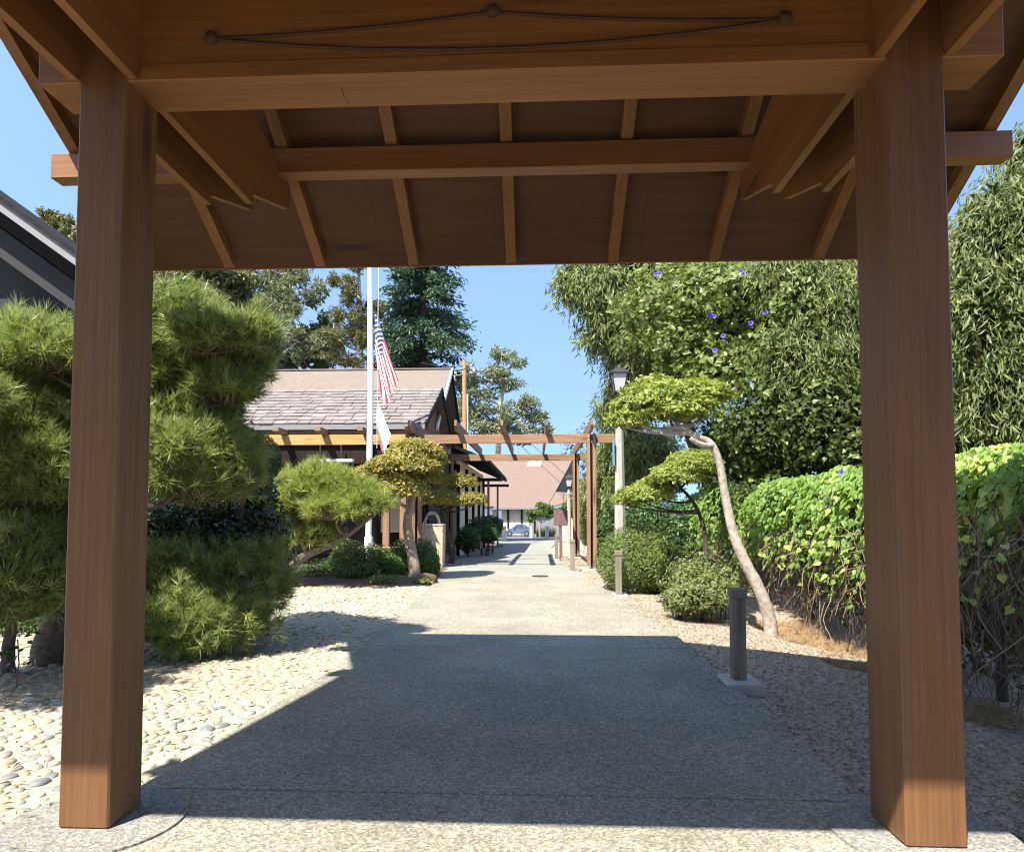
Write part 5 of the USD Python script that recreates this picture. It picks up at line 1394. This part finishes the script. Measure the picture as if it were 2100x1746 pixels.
# ------------------------------------------------------------------ background trees
def far_tree(name, label, blobs, base, n, size, mat, bark="bark_dark", r0=.4, ratio=.45, rough=.5, shell=.7, kind="oval", limbs=True, trunk_top=None):
    t = thing(name, label, "tree", "dark background trees" if name == "background_tree" else None); g = Geo()
    A_ = sum((r[0] * r[2]) for _, r in blobs)
    for i, (c, r) in enumerate(blobs):
        # foliage gathered in sub clumps, so that sky shows between them
        m = 16; d = rnd_dir(rng, m) * (.30 + .65 * rng.random((m, 1)) ** .6)
        nn_ = max(int(n * r[0] * r[2] / A_ / m), 12)
        for k in range(m):
            cc = np.asarray(c) + d[k] * r; rr_ = np.asarray(r) * rng.uniform(.22, .42)
            leaf_pad(g, rng, nn_, cc, rr_, size, ratio, .6, i * 31 + k, kind, rough, shell, .8)
    obj("crown", g, mat, t)
    top = np.asarray(trunk_top) if trunk_top is not None else np.mean([b[0] for b in blobs], 0)
    g = Geo(); tk = limb(g, [base, base * .5 + top * .5 + rng.normal(0, .3, 3) * [1, 1, 0], top], r0, r0 * .3, 3, 24, 8); obj("trunk", g, bark, t, smooth=True)
    if limbs:
        g = Geo()
        for c, r in blobs:
            c = np.asarray(c, float); j = np.argmin(np.linalg.norm(tk - c, axis=1) + np.maximum(tk[:, 2] - c[2] + 1, 0))
            limb(g, [tk[j], tk[j] * .5 + c * .5 + rng.normal(0, .3, 3), c], r0 * .35, r0 * .12, 1, 12, 6)
            for k in range(6):
                q = c + rnd_dir(rng, 1)[0] * r * .8; g.add(*tube([c, c * .5 + q * .5 + rng.normal(0, .2, 3), q], [r0 * .12, r0 * .09, r0 * .04], 4, cap=False))
        obj("limbs", g, bark, t)
    return t


def base_at(x, Y):
    return np.array([W(x, 1040, Y)[0], Y, zp(Y) - .3])


far_tree("olive_dark_tree", "dense olive and dark green tree behind the big pine's top", [bl(360, 600, 70, 50, 44), bl(420, 640, 60, 60, 44), bl(340, 660, 60, 60, 44), bl(450, 580, 60, 40, 45), bl(400, 540, 90, 40, 45), bl(450, 720, 60, 50, 43)], base_at(390, 44), 15000, .42, "leaf_far_olive")
far_tree("grey_gum", "grey green gum with pale limbs left of the flagpole", [bl(520, 600, 60, 45, 47), bl(470, 560, 60, 50, 47), bl(590, 560, 60, 34, 47), bl(480, 640, 50, 50, 47), bl(655, 590, 22, 18, 47), bl(575, 620, 50, 40, 47),  bl(590, 590, 55, 40, 47), bl(560, 660, 70, 50, 46), bl(635, 610, 25, 22, 47), bl(500, 690, 60, 45, 46), bl(610, 700, 50, 40, 46), bl(540, 540, 90, 40, 48)], base_at(560, 47), 15000, .36, "leaf_far_gum", "bark_eucalyptus", ratio=.3)
far_tree("dark_round_tree", "dark rounded tree under the grey gum, just above the hall's ridge", [bl(650, 680, 34, 40, 52), bl(560, 735, 60, 28, 52), bl(620, 735, 60, 26, 52), bl(670, 720, 40, 26, 52)], base_at(620, 52), 8000, .40, "leaf_far_dark")
# thin yellowish cypress with bare tips
far_tree("thin_cypress", "sparse yellowish conifer with wispy branch tips beside the flagpole", [bl(725, 600, 28, 30, 42), bl(700, 575, 28, 16, 42), bl(715, 650, 40, 24, 42), bl(690, 690, 46, 20, 42), bl(735, 690, 30, 30, 42), bl(700, 735, 60, 18, 42), bl(760, 640, 24, 40, 42.5), bl(735, 540, 24, 30, 42)], base_at(733, 42), 8000, .34, "leaf_far_olive", "bark_eucalyptus", r0=.28, ratio=.16, trunk_top=W(735, 540, 42))


def conifer(name, label, x, Y, ytop, ybot, hw, n, mat, lean=0):
    t = thing(name, label, "tree"); top = W(x, ytop, Y); k = PXM(Y); b = base_at(x, Y)
    g = Geo(); limb(g, [b, b * .5 + top * .5, top], .5, .06, 2, 24, 8); obj("trunk", g, "bark_dark", t, smooth=True)
    g = Geo(); g2 = Geo(); zb = W(x, ybot, Y)[2]
    nb = 150
    for i in range(nb):
        f_ = (i + rng.random()) / nb; z = zb + (top[2] - zb) * f_
        Lb = hw * k * (1 - .72 * f_) * rng.uniform(.55, 1.15); a = rng.random() * 6.283
        d = np.array([math.cos(a), math.sin(a), 0]); o = np.array([b[0] + (top[0] - b[0]) * f_, Y, z])
        q = np.array([o, o + d * Lb * .5 + [0, 0, .05 * Lb], o + d * Lb - [0, 0, .22 * Lb]]); g2.add(*tube(q, [.06, .04, .015], 4, cap=False))
        m = int(n / nb * (.5 + Lb / (hw * k))); tt = rng.random(m) ** .7
        P = o + d * Lb * tt[:, None] + np.stack([rng.normal(0, .30, m), rng.normal(0, .30, m), rng.normal(-.12, .22, m)], 1) * (.5 + .7 * tt[:, None]) - np.array([0, 0, .2])[None] * (tt[:, None] ** 2) * Lb
        leaves(g, P, d * .7 + rng.normal(0, .5, (m, 3)) + [0, 0, -.25], rng.normal(0, .5, (m, 3)) + [0, 0, 1], rng.uniform(.28, .55, m), .17, "oval")
    obj("crown", g, mat, t); obj("branches", g2, "bark_dark", t)


conifer("tall_redwood", "tall dark conifer standing behind the right end of the hall roof", 868, 54, 320, 775, 125, 26000, "leaf_far_dark")
far_tree("far_gum", "airy far gum tree right of the utility pole behind the pergola", [bl(1030, 725, 28, 18, 118), bl(1065, 745, 18, 14, 118), bl(1010, 770, 34, 26, 118), bl(1050, 790, 26, 18, 118), bl(985, 820, 40, 34, 118), bl(1080, 830, 28, 20, 118), bl(1040, 850, 40, 24, 118), bl(1100, 860, 24, 20, 118), bl(1000, 880, 50, 28, 118), bl(1070, 890, 44, 22, 118), bl(1120, 880, 12, 14, 118), bl(965, 770, 24, 26, 118), bl(955, 850, 26, 40, 118)], base_at(1020, 118), 9500, .80, "leaf_far_gum", "bark_eucalyptus", r0=.75, ratio=.32, trunk_top=W(1035, 760, 118))
far_tree("roof_edge_tree", "small bit of gum crown showing above the left house's roof", [bl(110, 455, 34, 26, 36), bl(145, 480, 22, 26, 36), bl(170, 500, 40, 40, 36)], base_at(130, 36), 2600, .30, "leaf_far_olive", "bark_eucalyptus")
far_tree("street_tree", "small bright green tree behind the concrete bollards at the car park", [bl(1112, 1040, 20, 10, 78), bl(1100, 1052, 22, 8, 78), bl(1125, 1052, 14, 8, 78), bl(1090, 1063, 10, 6, 78)], base_at(1108, 78) + [0, 0, .2], 3000, .32, "leaf_shrub", "bark_grey", r0=.14)
far_tree("far_green_tree", "bright green tree behind the far lamp post", [bl(1165, 1045, 18, 16, 80), bl(1180, 1030, 16, 18, 80), bl(1190, 1060, 16, 20, 80)], base_at(1178, 80), 2600, .34, "leaf_shrub", "bark_grey", r0=.14)
shrub("far_grass_clump", "tall pale grasses behind the concrete bollards", [(1112, 1090, 14, 8, 0), (1130, 1090, 8, 8, 0)], 80, 500, .35, "grass_green", ratio=.12, stems=0, cat="grass clump") if False else None
gc = thing("far_grass_clump", "tall pale ornamental grass under the small far tree", "grass clump")
g = Geo(); n = 700; P = np.stack([rng.uniform(W(1100, 1090, 80)[0], W(1138, 1090, 80)[0], n), rng.uniform(79.5, 81, n), np.full(n, zp(80))], 1)
leaves(g, P, rng.normal(0, .2, (n, 3)) + [0, 0, 1], rnd_dir(rng, n), rng.uniform(.6, 1.3, n), .06, "needle"); obj("blades", g, "grass_green", gc)
# dark tree line closing the view behind everything
for i, (x, Y, hw, hh, y, lab) in enumerate([(1290, 60, 120, 110, 930, "dark tree mass behind the slender gum"), (1480, 48, 160, 150, 880, "dark tree mass behind the leaning tree's crown"), (1700, 40, 170, 160, 900, "dark tree mass seen through the ivy thicket"), (1930, 30, 170, 150, 880, "dark tree mass behind the right post"), (2150, 24, 160, 160, 880, "dark tree mass at the far right edge"), (60, 34, 150, 110, 900, "dark tree mass behind the left house"), (850, 80, 120, 60, 990, "dark tree mass behind the pavilion and hall")]):
    far_tree("background_tree", lab, [bl(x - hw * .4, y, hw * .7, hh * .8, Y), bl(x + hw * .4, y + 20, hw * .7, hh * .8, Y), bl(x, y - hh * .4, hw * .7, hh * .6, Y), bl(x, y + hh * .5, hw, hh * .6, Y)], base_at(x, Y), 4200, .40, "leaf_far_dark", limbs=False)

for i, (x, y, lab) in enumerate([(-13.0, -11.0, "added unseen shade tree behind the viewpoint, far left"), (-6.5, -12.0, "added unseen shade tree behind the viewpoint, left"), (0.5, -12.0, "added unseen shade tree behind the viewpoint, middle"), (8.0, -11.5, "added unseen shade tree behind the viewpoint, right")]):  # unseen trees added to shade the ground and darken the beam faces
    far_tree("background_tree", lab, [(np.array([x, y, 3.2]), np.array([4.4, 2.2, 3.6])), (np.array([x + .5, y, 8.0]), np.array([4.2, 2.0, 3.4])), (np.array([x - .5, y, 12.0]), np.array([3.6, 2.0, 3.0]))], np.array([x, y, -.3]), 9000, .55, "leaf_far_dark", limbs=False)
